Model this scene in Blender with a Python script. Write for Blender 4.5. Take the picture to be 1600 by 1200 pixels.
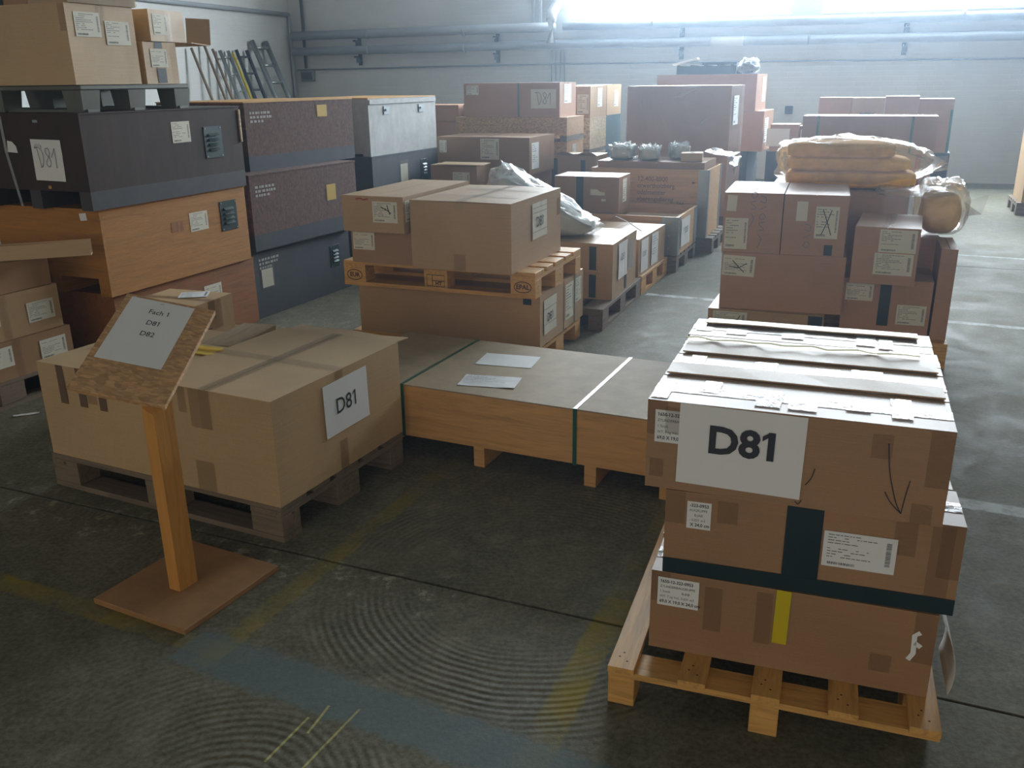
import bpy, bmesh, math, random
from mathutils import Matrix, Vector, noise as mnoise

for o in list(bpy.data.objects):
    bpy.data.objects.remove(o)
scene = bpy.context.scene
COL = scene.collection
rnd = random.Random(7)

# ------------------------------------------------------------------ camera
F, PITCH, ROLL, CH = 1384.6, .3302, -.0127, 1.5762
cd = bpy.data.cameras.new('camera')
cam = bpy.data.objects.new('camera', cd)
COL.objects.link(cam)
cd.sensor_fit = 'HORIZONTAL'; cd.sensor_width = 36; cd.lens = 36 * F / 1600
cd.clip_end = 200; cd.clip_start = .05
_r = Vector((1, 0, 0)); _f = Vector((0, math.cos(PITCH), -math.sin(PITCH))); _u = _r.cross(_f)
c_, s_ = math.cos(ROLL), math.sin(ROLL)
_r2 = _r * c_ + _u * s_
_u2 = _u * c_ - _r * s_
cam.matrix_world = Matrix(((_r2.x, _u2.x, -_f.x, 0), (_r2.y, _u2.y, -_f.y, 0), (_r2.z, _u2.z, -_f.z, CH), (0, 0, 0, 1)))
scene.camera = cam

# ------------------------------------------------------------------ light and exposure
vs = scene.view_settings
scene.display_settings.display_device = 'sRGB'
vs.view_transform = 'Standard'; vs.look = 'None'; vs.gamma = 1; vs.use_curve_mapping = False
vs.exposure = 0.28
scene.cycles.max_bounces = 6; scene.cycles.diffuse_bounces = 3; scene.cycles.glossy_bounces = 3; scene.cycles.transparent_max_bounces = 10; scene.cycles.adaptive_threshold = .02
WINDOW_POWER = 44.0
WINDOW_COL = (.80, .91, 1.0)
HAZE = .0068
world = bpy.data.worlds.new('world'); scene.world = world
world.use_nodes = True
bg = world.node_tree.nodes['Background']
bg.inputs[0].default_value = (1.0, .93, .81, 1)
bg.inputs[1].default_value = .95

# ------------------------------------------------------------------ photo pixel -> point on a level plane
def ray(px, py):
    u, v = px - 800, py - 600
    u, v = c_ * u + s_ * v, -s_ * u + c_ * v
    X, U = u / F, -v / F
    return Vector((X, math.cos(PITCH) + U * math.sin(PITCH), -math.sin(PITCH) + U * math.cos(PITCH)))
def gp(px, py, z=0.0):
    d = ray(px, py); t = (z - CH) / d.z
    return Vector((0, 0, CH)) + d * t

# ------------------------------------------------------------------ materials
MATS = {}
class NT:
    def __init__(s, name):
        s.m = bpy.data.materials.new(name); s.m.use_nodes = True
        s.t = s.m.node_tree; s.n = s.t.nodes; s.l = s.t.links
        s.b = s.n['Principled BSDF']; s.out = s.n['Material Output']
    def add(s, typ, **kw):
        n = s.n.new(typ)
        for k, v in kw.items():
            if k.startswith('i_'): 
                key = k[2:]
                key = int(key) if key.isdigit() else key.replace('_', ' ')
                sock = n.inputs[key]
                if hasattr(v, 'is_output'): s.l.new(v, sock)
                else: sock.default_value = v
            else: setattr(n, k, v)
        return n
    def link(s, a, b): s.l.new(a, b)
    def coord(s, which='Object', scale=(1, 1, 1), loc=None, rand=True):
        tc = s.add('ShaderNodeTexCoord')
        vec = tc.outputs[which]
        if rand:
            oi = s.add('ShaderNodeObjectInfo')
            m = s.add('ShaderNodeMath', operation='MULTIPLY', i_0=oi.outputs['Random'], i_1=37.0)
            a = s.add('ShaderNodeVectorMath', operation='ADD', i_0=vec, i_1=m.outputs[0])
            vec = a.outputs[0]
        mp = s.add('ShaderNodeMapping', i_Vector=vec, i_Scale=scale)
        return mp.outputs[0]
    def noise(s, vec, scale, detail=4, rough=.55, dist=0):
        return s.add('ShaderNodeTexNoise', i_Vector=vec, i_Scale=scale, i_Detail=detail, i_Roughness=rough, i_Distortion=dist).outputs['Fac']
    def ramp(s, fac, stops):
        r = s.add('ShaderNodeValToRGB', i_Fac=fac)
        e = r.color_ramp.elements
        while len(e) < len(stops): e.new(.5)
        for q, (p, c) in zip(e, stops):
            q.position = p; q.color = (*c, 1) if len(c) == 3 else c
        return r.outputs[0]
    def mix(s, fac, a, b, mode='MIX'):
        n = s.add('ShaderNodeMix', data_type='RGBA', blend_type=mode)
        for k, v in (('Factor', fac), ('A', a), ('B', b)):
            so = [i for i in n.inputs if i.name == k and (i.type == 'RGBA' if k != 'Factor' else i.type == 'VALUE')][0]
            if hasattr(v, 'is_output'): s.l.new(v, so)
            else: so.default_value = (*v, 1) if isinstance(v, tuple) and len(v) == 3 else v
        return [o for o in n.outputs if o.type == 'RGBA'][0]
    def math(s, op, a, b=0.0, c=None, clamp=False):
        n = s.add('ShaderNodeMath', operation=op, use_clamp=clamp)
        for i, v in enumerate((a, b) if c is None else (a, b, c)):
            if hasattr(v, 'is_output'): s.l.new(v, n.inputs[i])
            else: n.inputs[i].default_value = v
        return n.outputs[0]
    def bump(s, h, strength=.3, dist=.01):
        b = s.add('ShaderNodeBump', i_Height=h, i_Strength=strength, i_Distance=dist)
        s.l.new(b.outputs[0], s.b.inputs['Normal'])
    def set(s, **kw):
        for k, v in kw.items():
            so = s.b.inputs[k.replace('_', ' ')]
            if hasattr(v, 'is_output'): s.l.new(v, so)
            else: so.default_value = (*v, 1) if isinstance(v, tuple) and len(v) == 3 else v
def srgb(r, g, b):
    f = lambda c: (c / 255) / 12.92 if c <= 10 else ((c / 255 + .055) / 1.055) ** 2.4
    return (f(r), f(g), f(b))
def dk(c, k): return tuple(x * k for x in c)

def m_card(name, col, rough=.46):
    t = NT(name)
    v = t.coord(scale=(1, 1, 1))
    big = t.noise(v, 2.2, 5, .6)
    v2 = t.coord(scale=(1, 1, 60), rand=False)
    fl = t.noise(v2, 6, 2, .5)
    c = t.ramp(big, [(.25, dk(col, .80)), (.55, col), (.8, dk(col, 1.12))])
    c = t.mix(.18, c, t.ramp(fl, [(.35, dk(col, .72)), (.65, dk(col, 1.2))]))
    fib = t.noise(v, 180, 2, .6)
    c = t.mix(.10, c, t.ramp(fib, [(.3, dk(col, .5)), (.7, dk(col, 1.4))]))
    t.set(Base_Color=c, Roughness=rough); t.b.inputs['Specular IOR Level'].default_value = .5
    t.bump(t.math('ADD', t.math('MULTIPLY', big, .6), t.math('MULTIPLY', fl, .15)), .25, .01)
    return t.m
def m_wood(name, col, axis='x', rough=.6, dark=.55, knots=True, contrast=1.0):
    t = NT(name)
    sc = {'x': (1.2, 14, 14), 'y': (14, 1.2, 14), 'z': (14, 14, 1.2)}[axis]
    v = t.coord(scale=sc)
    g = t.noise(v, 2.2, 6, .6, 1.2)
    v2 = t.coord(scale=tuple(x * 4 for x in sc))
    g2 = t.noise(v2, 3, 3, .6)
    c = t.ramp(g, [(.28, dk(col, dark)), (.5, col), (.75, dk(col, 1.18))])
    c = t.mix(.25 * contrast, c, t.ramp(g2, [(.3, dk(col, .55)), (.7, dk(col, 1.2))]))
    if knots:
        v3 = t.coord(scale={'x': (2.5, 9, 9), 'y': (9, 2.5, 9), 'z': (9, 9, 2.5)}[axis])
        vo = t.add('ShaderNodeTexVoronoi', i_Vector=v3, i_Scale=1.0).outputs['Distance']
        k = t.math('LESS_THAN', vo, .075)
        c = t.mix(t.math('MULTIPLY', k, .75), c, dk(col, .25))
    t.set(Base_Color=c, Roughness=rough)
    t.bump(t.math('ADD', g, t.math('MULTIPLY', g2, .4)), .25, .006)
    return t.m
def m_osb(name, col, rough=.6, scale=26):
    t = NT(name)
    v = t.coord(scale=(1, 1, 1))
    nz = t.add('ShaderNodeTexNoise', i_Vector=v, i_Scale=5.0).outputs['Color']
    vv = t.add('ShaderNodeVectorMath', operation='MULTIPLY_ADD', i_0=nz, i_1=(.03, .03, .03), i_2=v).outputs[0]
    st = t.add('ShaderNodeMapping', i_Vector=vv, i_Scale=(1, 2.6, 1.7), i_Rotation=(.3, .2, .6)).outputs[0]
    vo = t.add('ShaderNodeTexVoronoi', i_Vector=st, i_Scale=float(scale))
    sep = t.add('ShaderNodeSeparateColor', i_Color=vo.outputs['Color'])
    c = t.ramp(sep.outputs[0], [(.0, dk(col, .70)), (.35, dk(col, .92)), (.65, dk(col, 1.08)), (1, dk(col, 1.32))])
    fn = t.noise(t.coord(scale=(30, 30, 30)), 3, 3, .6)
    c = t.mix(.15, c, t.ramp(fn, [(.3, dk(col, .5)), (.7, dk(col, 1.3))]))
    t.set(Base_Color=c, Roughness=rough)
    t.bump(t.math('ADD', sep.outputs[0], t.math('MULTIPLY', fn, .5)), .3, .004)
    return t.m
def m_stain(name, col, rough=.5, streak=True, amt=.6):
    t = NT(name)
    v = t.coord(scale=(7, 7, 1.1)) if streak else t.coord()
    a = t.noise(v, 2.0, 5, .65)
    b = t.noise(t.coord(), 9, 4, .7)
    c = t.ramp(a, [(.25, dk(col, 1 - amt * .7)), (.55, col), (.8, dk(col, 1 + amt))])
    c = t.mix(.3, c, t.ramp(b, [(.3, dk(col, .5)), (.75, dk(col, 1.5))]))
    t.set(Base_Color=c, Roughness=rough)
    t.bump(b, .12, .005)
    return t.m
def m_plain(name, col, rough=.5, metal=0, nz=0.0, bump=0.0, scale=8):
    t = NT(name)
    if nz or bump:
        a = t.noise(t.coord(), scale, 4, .6)
        c = t.ramp(a, [(.3, dk(col, 1 - nz)), (.7, dk(col, 1 + nz))])
        t.set(Base_Color=c)
        if bump: t.bump(a, bump, .01)
    else: t.set(Base_Color=col)
    t.set(Roughness=rough, Metallic=metal)
    return t.m
def m_film(name, col, fac=.35, rough=.12, bscale=16, bstr=.8, gloss=.5, bdist=.003):
    "thin clear film: part see-through, part pale, with a glossy crinkled skin"
    t = NT(name)
    t.n.remove(t.b)
    tr = t.add('ShaderNodeBsdfTransparent')
    di = t.add('ShaderNodeBsdfDiffuse'); di.inputs[0].default_value = (*col, 1)
    gl = t.add('ShaderNodeBsdfGlossy'); gl.inputs['Roughness'].default_value = rough
    h = t.noise(t.coord(scale=(1, 1, 1)), bscale, 3, .6, 1.5)
    bp = t.add('ShaderNodeBump', i_Height=h, i_Strength=bstr, i_Distance=bdist)
    t.link(bp.outputs[0], gl.inputs['Normal']); 
    m1 = t.add('ShaderNodeMixShader'); m1.inputs[0].default_value = fac
    t.link(tr.outputs[0], m1.inputs[1]); t.link(di.outputs[0], m1.inputs[2])
    fr = t.add('ShaderNodeFresnel', i_IOR=1.45); t.link(bp.outputs[0], fr.inputs['Normal'])
    f2 = t.math('MULTIPLY_ADD', fr.outputs[0], gloss, .03, clamp=True)
    m2 = t.add('ShaderNodeMixShader')
    t.link(f2, m2.inputs[0]); t.link(m1.outputs[0], m2.inputs[1]); t.link(gl.outputs[0], m2.inputs[2])
    t.link(m2.outputs[0], t.out.inputs[0])
    return t.m

CARD = [m_card('cardboard_tan', srgb(180, 148, 110)), m_card('cardboard_brown', srgb(160, 124, 90)),
        m_card('cardboard_pale', srgb(192, 162, 122)), m_card('cardboard_reddish', srgb(178, 136, 108))]
PINE = {a: m_wood('pine_' + a, srgb(208, 158, 88), a) for a in 'xyz'}
OLDW = {a: m_wood('weathered_wood_' + a, srgb(122, 106, 88), a, .8, .5) for a in 'xyz'}
PLY_ORANGE = m_wood('orange_plywood', srgb(170, 116, 50), 'y', .7, .72, False, .5)
PLY_ORANGE_Z = m_wood('orange_plywood_end', srgb(170, 116, 50), 'x', .7, .72, False, .5)
PLY_RED = m_wood('red_brown_plywood', srgb(146, 92, 46), 'y', .6, .7, False, .5)
PLY_LONG = m_wood('crate_pine_board', srgb(208, 158, 96), 'x', .55, .7, True, .7)
PLY_PALE = m_wood('pale_crate_board', srgb(212, 168, 116), 'x', .6, .78, True, .5)
FIBRE = m_stain('fibreboard_lid', srgb(162, 142, 112), .72, False, .18)
DARKCRATE = m_stain('dark_brown_stain', srgb(58, 40, 32), .75)
DARKSKID = m_stain('dark_grey_paint', srgb(68, 66, 68), .7, False, .4)
OSBDARK = m_osb('dark_osb', srgb(100, 74, 66), .8, 30)
SLATEP = m_stain('slate_paint', srgb(62, 66, 72), .7, False, .3)
GREYP = m_stain('pale_grey_paint', srgb(176, 180, 180), .55, True, .2)
OSB = m_osb('osb', srgb(188, 148, 104), .6, 52)
OSBPALE = m_osb('osb_pale', srgb(196, 176, 140), .6, 26)
BASEPLY = m_stain('sign_base_plywood', srgb(156, 116, 74), .7, False, .25)
POSTW = m_wood('post_pine', srgb(198, 140, 70), 'z', .5, .7, True, .6)
PAPER = m_plain('paper', srgb(226, 228, 228), .7, 0, .03, .05, 3)
LABELP = m_plain('label_paper', srgb(214, 210, 192), .6, 0, .04)
INK = m_plain('ink', (.02, .022, .03), .6)
INKG = m_plain('pencil_grey', (.16, .17, .19), .6)
INKP = m_plain('printed_grey', (.12, .12, .13), .6)
STAMP = m_plain('brand_burn', (.06, .03, .02), .8)
INKB = m_plain('faded_stencil', (.22, .12, .06), .8)
WHITEPAINT = m_plain('worn_white_stencil', (.42, .40, .38), .7)
REDINK = m_plain('red_marker', (.35, .05, .04), .6)
GREENTAPE = m_plain('green_cloth_tape', srgb(18, 42, 48), .45, 0, .15)
GREENSTRAP = m_plain('green_strap', srgb(30, 92, 72), .3)
YELLOWTAPE = m_plain('yellow_tape', srgb(200, 180, 20), .45)
REDTAPE = m_plain('red_tape', srgb(170, 50, 60), .45)
TAPE = m_film('brown_packing_tape', srgb(128, 94, 66), .20, .25, 30, .35, .3)
CLEARTAPE = m_film('clear_packing_tape', srgb(206, 188, 160), .05, .24, 40, .6, .28)
GLINTTAPE = m_film('glossy_packing_tape', srgb(206, 192, 170), .08, .2, 34, .9, .9)
POUCHFILM = m_film('pouch_film', srgb(214, 216, 214), .10, .15, 20, .5, .2)
FILM = m_film('polythene_film', srgb(228, 230, 228), .20, .22, 9, 1.0, .45, .012)
FILMH = m_film('stretch_film', srgb(200, 206, 214), .06, .2, 5, .8, .5, .01)
FOAM = m_plain('yellow_foam', srgb(244, 182, 66), .9, 0, .16, .3, 14)
STEEL = m_plain('zinc_steel', srgb(150, 160, 165), .4, .7, .1)
TEALSTEEL = m_plain('teal_vent_paint', srgb(38, 58, 58), .45, .2)
SLOT = m_plain('louvre_paint', srgb(38, 58, 58), .3, .2)
PLASTICG = m_plain('grey_green_plastic', srgb(98, 100, 92), .5, 0, .12)
BLACKP = m_plain('black_plastic', (.015, .016, .02), .4)
GREENNET = m_plain('dark_green_plastic', srgb(10, 30, 28), .4)
YELLOWENV = m_plain('yellow_envelope', srgb(226, 190, 70), .6, 0, .05)
TEALP = m_stain('teal_crate_paint', srgb(66, 92, 98), .5, False, .3)
PIPEP = m_plain('pipe_lagging', srgb(142, 148, 154), .55, 0, .08, .1, 3)
DARKMETAL = m_plain('dark_iron', srgb(60, 66, 74), .5, .4)
ALU = m_plain('aluminium', srgb(150, 158, 160), .4, .8, .1)

# ------------------------------------------------------------------ mesh helpers
_cache = {}
def link(o): COL.objects.link(o); return o
def obj(name, me, parent=None, mat=None, loc=None, rot=None, M=None):
    if mat is not None and len(me.materials) == 0: me.materials.append(mat)
    o = bpy.data.objects.new(name, me)
    if mat is not None and me.materials[0] is not mat:
        o.material_slots[0].link = 'OBJECT'; o.material_slots[0].material = mat
    link(o)
    if parent is not None: o.parent = parent
    if M is not None: o.matrix_local = M
    else:
        if loc: o.location = loc
        if rot: o.rotation_euler = rot
    return o
def thing(name, label, cat, loc=(0, 0, 0), rz=0.0, group=None):
    o = bpy.data.objects.new(name, None); link(o)
    o.empty_display_size = .1
    o.location = loc; o.rotation_euler = (0, 0, rz)
    o['label'] = label; o['category'] = cat
    if group: o['group'] = group
    return o
def tag(o, label, cat, group=None):
    o['label'] = label; o['category'] = cat
    if group: o['group'] = group
    return o
def from_bm(bm, name='mesh', smooth=False):
    me = bpy.data.meshes.new(name); bm.to_mesh(me); bm.free()
    if smooth:
        for p in me.polygons: p.use_smooth = True
    return me
def pyd(verts, faces, name='mesh', smooth=False):
    me = bpy.data.meshes.new(name); me.from_pydata([tuple(v) for v in verts], [], faces); me.update()
    if smooth:
        for p in me.polygons: p.use_smooth = True
    return me
def box_me(w, d, h, mat=None, bev=0.0):
    "box with its corner at the origin"
    key = ('box', round(w, 4), round(d, 4), round(h, 4), mat.name if mat else None, round(bev, 4))
    if key in _cache: return _cache[key]
    bm = bmesh.new(); bmesh.ops.create_cube(bm, size=1)
    for v in bm.verts: v.co = Vector(((v.co.x + .5) * w, (v.co.y + .5) * d, (v.co.z + .5) * h))
    if bev: bmesh.ops.bevel(bm, geom=bm.edges[:], offset=bev, segments=1, affect='EDGES')
    me = from_bm(bm, 'box')
    if mat: me.materials.append(mat)
    _cache[key] = me
    return me
def bx(name, parent, mat, x, y, z, w, d, h, bev=0.0):
    return obj(name, box_me(w, d, h, mat, bev), parent, None, (x, y, z))
def boxes_me(lst, mat):
    vs_, fs = [], []
    for (x, y, z, w, d, h) in lst:
        b = len(vs_)
        for k in range(8): vs_.append((x + w * (k & 1), y + d * (k >> 1 & 1), z + h * (k >> 2 & 1)))
        fs += [tuple(b + i for i in f) for f in ((0, 2, 3, 1), (4, 5, 7, 6), (0, 1, 5, 4), (2, 6, 7, 3), (0, 4, 6, 2), (1, 3, 7, 5))]
    me = pyd(vs_, fs); me.materials.append(mat); return me
def tube_me(pts, r, mat, seg=10, cap=True):
    vs_, fs = [], []
    n = len(pts); pts = [Vector(p) for p in pts]
    for i, p in enumerate(pts):
        t = (pts[min(i + 1, n - 1)] - pts[max(i - 1, 0)]).normalized()
        a = t.cross(Vector((0, 0, 1)))
        if a.length < .1: a = t.cross(Vector((0, 1, 0)))
        a.normalize(); b = t.cross(a)
        rr = r[i] if isinstance(r, (list, tuple)) else r
        for k in range(seg):
            q = 2 * math.pi * k / seg
            vs_.append(p + a * math.cos(q) * rr + b * math.sin(q) * rr)
    for i in range(n - 1):
        for k in range(seg):
            k2 = (k + 1) % seg
            fs.append((i * seg + k, i * seg + k2, (i + 1) * seg + k2, (i + 1) * seg + k))
    if cap:
        fs.append(tuple(range(seg))[::-1]); fs.append(tuple((n - 1) * seg + k for k in range(seg)))
    me = pyd(vs_, fs, 'tube', True); me.materials.append(mat); return me
def ribbon_me(pts, w, mat, t=.0008, normal=Vector((0, 0, 1))):
    "flat strip following points, its width across normal x direction"
    vs_, fs = [], []
    pts = [Vector(p) for p in pts]; n = len(pts)
    for i, p in enumerate(pts):
        d = (pts[min(i + 1, n - 1)] - pts[max(i - 1, 0)]).normalized()
        s = d.cross(normal).normalized() * (w / 2); nn = s.cross(d).normalized() * (t / 2)
        vs_ += [p - s - nn, p + s - nn, p + s + nn, p - s + nn]
    for i in range(n - 1):
        a, b = i * 4, i * 4 + 4
        for k in range(4): fs.append((a + k, a + (k + 1) % 4, b + (k + 1) % 4, b + k))
    fs += [(3, 2, 1, 0), tuple((n - 1) * 4 + k for k in range(4))]
    me = pyd(vs_, fs); me.materials.append(mat); return me

def card_body_me(w, d, h, seed, amp=.003, open_top=False):
    "carton shell whose panels dish in a little"
    key = None
    vs_, fs = [], []
    n = 5
    def face(o, U, V, N, lu, lv):
        b = len(vs_)
        ph = Vector((seed * 3.1, seed * 1.7, len(vs_) * .01))
        for j in range(n + 1):
            for i in range(n + 1):
                a, c = i / n, j / n
                e = min(1, 6 * a * (1 - a)) * min(1, 6 * c * (1 - c))
                q = -amp * e * (.5 + .5 * mnoise.noise(ph + Vector((a * 2, c * 2, 0))))
                vs_.append(o + U * (a * lu) + V * (c * lv) + N * q)
        for j in range(n):
            for i in range(n):
                k = b + j * (n + 1) + i
                fs.append((k, k + 1, k + n + 2, k + n + 1))
    X, Y, Z = Vector((1, 0, 0)), Vector((0, 1, 0)), Vector((0, 0, 1))
    O = Vector((0, 0, 0))
    face(O, X, Z, -Y, w, h); face(X * w, Y, Z, X, d, h)
    face(X * w + Y * d, -X, Z, Y, w, h); face(Y * d, -Y, Z, -X, d, h)
    face(Y * d, X, -Y, -Z, w, d)
    if not open_top: face(Z * h, X, Y, Z, w, d)
    bm = bmesh.new()
    bv = [bm.verts.new(v) for v in vs_]
    for f in fs: bm.faces.new([bv[i] for i in f])
    bmesh.ops.remove_doubles(bm, verts=bm.verts[:], dist=1e-5)
    if open_top:
        bmesh.ops.recalc_face_normals(bm, faces=bm.faces[:])
    me = from_bm(bm, 'carton', False)
    return me

def face_M(face, w, d, h):
    if face == 'f': o, u, v, n = (0, 0, 0), (1, 0, 0), (0, 0, 1), (0, -1, 0)
    elif face == 'r': o, u, v, n = (w, 0, 0), (0, 1, 0), (0, 0, 1), (1, 0, 0)
    elif face == 'l': o, u, v, n = (0, d, 0), (0, -1, 0), (0, 0, 1), (-1, 0, 0)
    elif face == 'b': o, u, v, n = (w, d, 0), (-1, 0, 0), (0, 0, 1), (0, 1, 0)
    else: o, u, v, n = (0, 0, h), (1, 0, 0), (0, 1, 0), (0, 0, 1)
    return Matrix(((u[0], v[0], n[0], o[0]), (u[1], v[1], n[1], o[1]), (u[2], v[2], n[2], o[2]), (0, 0, 0, 1)))
def on(face, dims, u, v, off=.0012, rot=0.0):
    return face_M(face, *dims) @ Matrix.Translation((u, v, off)) @ Matrix.Rotation(rot, 4, 'Z')

def sheet_me(su, sv, mat, curl=0.0, seed=0, t=.0005):
    key = ('sheet', round(su, 3), round(sv, 3), mat.name, curl, seed, t)
    if key in _cache: return _cache[key]
    n = 6 if curl else 1
    vs_, fs = [], []
    if t < .00045:
        me = pyd([(0, 0, 0), (su, 0, 0), (su, sv, 0), (0, sv, 0)], [(0, 1, 2, 3)]); me.materials.append(mat); _cache[key] = me
        return me
    for s in (0, 1):
        for j in range(n + 1):
            for i in range(n + 1):
                a, c = i / n, j / n
                z = 0
                if curl:
                    z = curl * (abs(mnoise.noise(Vector((a * 2.3 + seed * 7.7, c * 2.1 + seed, 3)))) + .9 * max(0, a - .75) * max(0, .3 - c) * 8 + .5 * max(0, .2 - a) * max(0, .25 - c) * 8)
                vs_.append((a * su, c * sv, z + s * t))
    m = (n + 1) ** 2
    for j in range(n):
        for i in range(n):
            k = j * (n + 1) + i
            fs.append((k + m, k + 1 + m, k + n + 2 + m, k + n + 1 + m))
            fs.append((k, k + n + 1, k + n + 2, k + 1))
    for i in range(n):
        fs += [(i, i + 1, i + 1 + m, i + m)]
        k = n * (n + 1) + i; fs += [(k, k + m, k + 1 + m, k + 1)]
        k = i * (n + 1); fs += [(k, k + m, k + n + 1 + m, k + n + 1)]
        k = i * (n + 1) + n; fs += [(k, k + n + 1, k + n + 1 + m, k + m)]
    me = pyd(vs_, fs, 'sheet', False); me.materials.append(mat); _cache[key] = me
    return me

def _text_w(s, size, bold):
    cu = bpy.data.curves.new('w', 'FONT'); cu.body = s; cu.size = size; cu.offset = bold; cu.align_y = 'CENTER'; cu.resolution_u = 1
    o = bpy.data.objects.new('w', cu); link(o); bpy.context.view_layer.update()
    m = bpy.data.meshes.new_from_object(o.evaluated_get(bpy.context.evaluated_depsgraph_get()))
    xs_ = [v.co.x for v in m.vertices]; ys_ = [v.co.y for v in m.vertices]
    bpy.data.objects.remove(o); bpy.data.meshes.remove(m); bpy.data.curves.remove(cu)
    return (min(xs_), max(xs_), min(ys_), max(ys_)) if xs_ else (0, 0, 0, 0)
def flag_ones(me, s, size, bold, align):
    "give every figure 1 its sloping flag"
    bm = bmesh.new(); bm.from_mesh(me)
    allx = [v.co.x for v in bm.verts]; off = min(allx) - _text_w(s, size, bold)[0]
    bar = _text_w('1', size, bold); th = bar[1] - bar[0]
    for i, ch in enumerate(s):
        if ch != '1': continue
        x1 = _text_w(s[:i + 1], size, bold)[1] + off; x0 = x1 - th
        yt, fl = bar[3], size * .13; st = max(th * .8, size * .05)
        vs_ = [bm.verts.new(q) for q in ((x0 + th * .2, yt, 0), (x0 - fl, yt - fl * .9, 0), (x0 - fl, yt - fl * .9 - st, 0), (x0 + th * .2, yt - st * .9, 0))]
        bm.faces.new(vs_)
    bm.to_mesh(me); bm.free(); return me
def text_me(s, size, mat, bold=0.0, align='CENTER', squeeze=1.0):
    key = ('text', s, size, mat.name, bold, align, squeeze)
    if key in _cache: return _cache[key]
    cu = bpy.data.curves.new('text', 'FONT'); cu.body = s; cu.size = size; cu.offset = bold
    cu.align_x = align; cu.align_y = 'CENTER'; cu.resolution_u = 3
    o = bpy.data.objects.new('text', cu); link(o)
    bpy.context.view_layer.update()
    me = bpy.data.meshes.new_from_object(o.evaluated_get(bpy.context.evaluated_depsgraph_get()))
    bpy.data.objects.remove(o)
    if '1' in s: me = flag_ones(me, s, size, bold, align)
    for v in me.vertices: v.co.x *= squeeze
    me.materials.clear(); me.materials.append(mat); _cache[key] = me
    return me
def stroke_me(strokes, w, mat):
    vs_, fs = [], []
    for st in strokes:
        p = [Vector((x, y, 0)) for x, y in st]; b = len(vs_)
        for i, q in enumerate(p):
            d = (p[min(i + 1, len(p) - 1)] - p[max(i - 1, 0)]).normalized()
            s = Vector((-d.y, d.x, 0)) * w / 2
            vs_ += [q - s, q + s]
        for i in range(len(p) - 1): fs.append((b + 2 * i, b + 2 * i + 2, b + 2 * i + 3, b + 2 * i + 1))
    me = pyd(vs_, fs); me.materials.append(mat); return me
def smooth_pts(pts, k=6):
    out = []
    n = len(pts)
    for i in range(n - 1):
        p0, p1, p2, p3 = (Vector(pts[max(i - 1, 0)]), Vector(pts[i]), Vector(pts[i + 1]), Vector(pts[min(i + 2, n - 1)]))
        for j in range(k):
            t = j / k
            out.append(tuple(.5 * ((2 * p1) + (p2 - p0) * t + (2 * p0 - 5 * p1 + 4 * p2 - p3) * t * t + (3 * p1 - p0 - 3 * p2 + p3) * t ** 3)))
    out.append(tuple(pts[-1])); return out
D81 = [smooth_pts([(.02, .95), (.1, 1), (.16, .5), (.2, .05)]), smooth_pts([(.0, 1), (.2, 1), (.33, .75), (.34, .4), (.27, .1), (.18, .0)]),
       smooth_pts([(.62, .9), (.54, 1), (.46, .88), (.5, .68), (.6, .5), (.64, .22), (.57, .05), (.47, .12), (.46, .3), (.56, .52), (.64, .75), (.62, .9)]),
       smooth_pts([(.70, .52), (.86, .98)], 2), smooth_pts([(.86, .98), (.87, .4), (.86, .0)], 3)]
def hand_d81(size, mat, w=.006):
    return stroke_me([[(x * size, y * size * .62) for x, y in s] for s in D81], w, mat)

def print_me(su, sv, seed, mat=INKP, bars=True):
    "rows of small type and a bar code strip"
    key = ('print', round(su, 3), round(sv, 3), seed, mat.name)
    if key in _cache: return _cache[key]
    r = random.Random(seed); vs_, fs = [], []
    def q(x, y, w, h):
        b = len(vs_); vs_.extend([(x, y, 0), (x + w, y, 0), (x + w, y + h, 0), (x, y + h, 0)]); fs.append((b, b + 1, b + 2, b + 3))
    rows = 9
    for k in range(rows):
        y = sv * (.90 - .078 * k); x = su * .06
        if r.random() < .15: continue
        end = su * r.uniform(.3, .74)
        while x < end:
            l = su * r.uniform(.02, .09); q(x, y, l, sv * .022); x += l + su * .014
            if r.random() < .12: x += su * .1
    if bars:
        x = su * .08
        while x < su * .46:
            l = su * r.choice((.006, .012, .018)); q(x, sv * .07, l, sv * .07); x += l + su * r.choice((.006, .01))
        y = sv * .2
        while y < sv * .86:
            l = sv * r.choice((.008, .014, .02)); q(su * .86, y, su * .07, l); y += l + sv * r.choice((.008, .012))
    me = pyd(vs_, fs); me.materials.append(mat); _cache[key] = me
    return me
def shipping_label(root, dims, face, u, v, su=.2, sv=.12, seed=None, rot=0.0, name='shipping_label', mat=None, cross=None, off=.0012):
    l = obj(name, sheet_me(su, sv, mat or LABELP), root, None, M=on(face, dims, u, v, off, rot))
    obj('print', print_me(su, sv, (seed if seed is not None else rnd.randint(0, 5))), l, None, loc=(0, 0, .0008))['kind'] = 'stuff'
    if cross:
        obj('pen_mark', stroke_me([[(su * a, sv * b) for a, b in s] for s in cross], .005, INK), l, None, loc=(0, 0, .0012))
    return l
CROSS = [[(.3, .9), (.55, .45), (.72, .12)], [(.68, .9), (.5, .5), (.3, .12)]]
def tape(root, dims, face, u, v, su, sv, mat=None, name='packing_tape', off=.0008, rot=0.0):
    return obj(name, sheet_me(su, sv, mat or TAPE, 0, 0, .0004), root, None, M=on(face, dims, u, v, off, rot))

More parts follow.
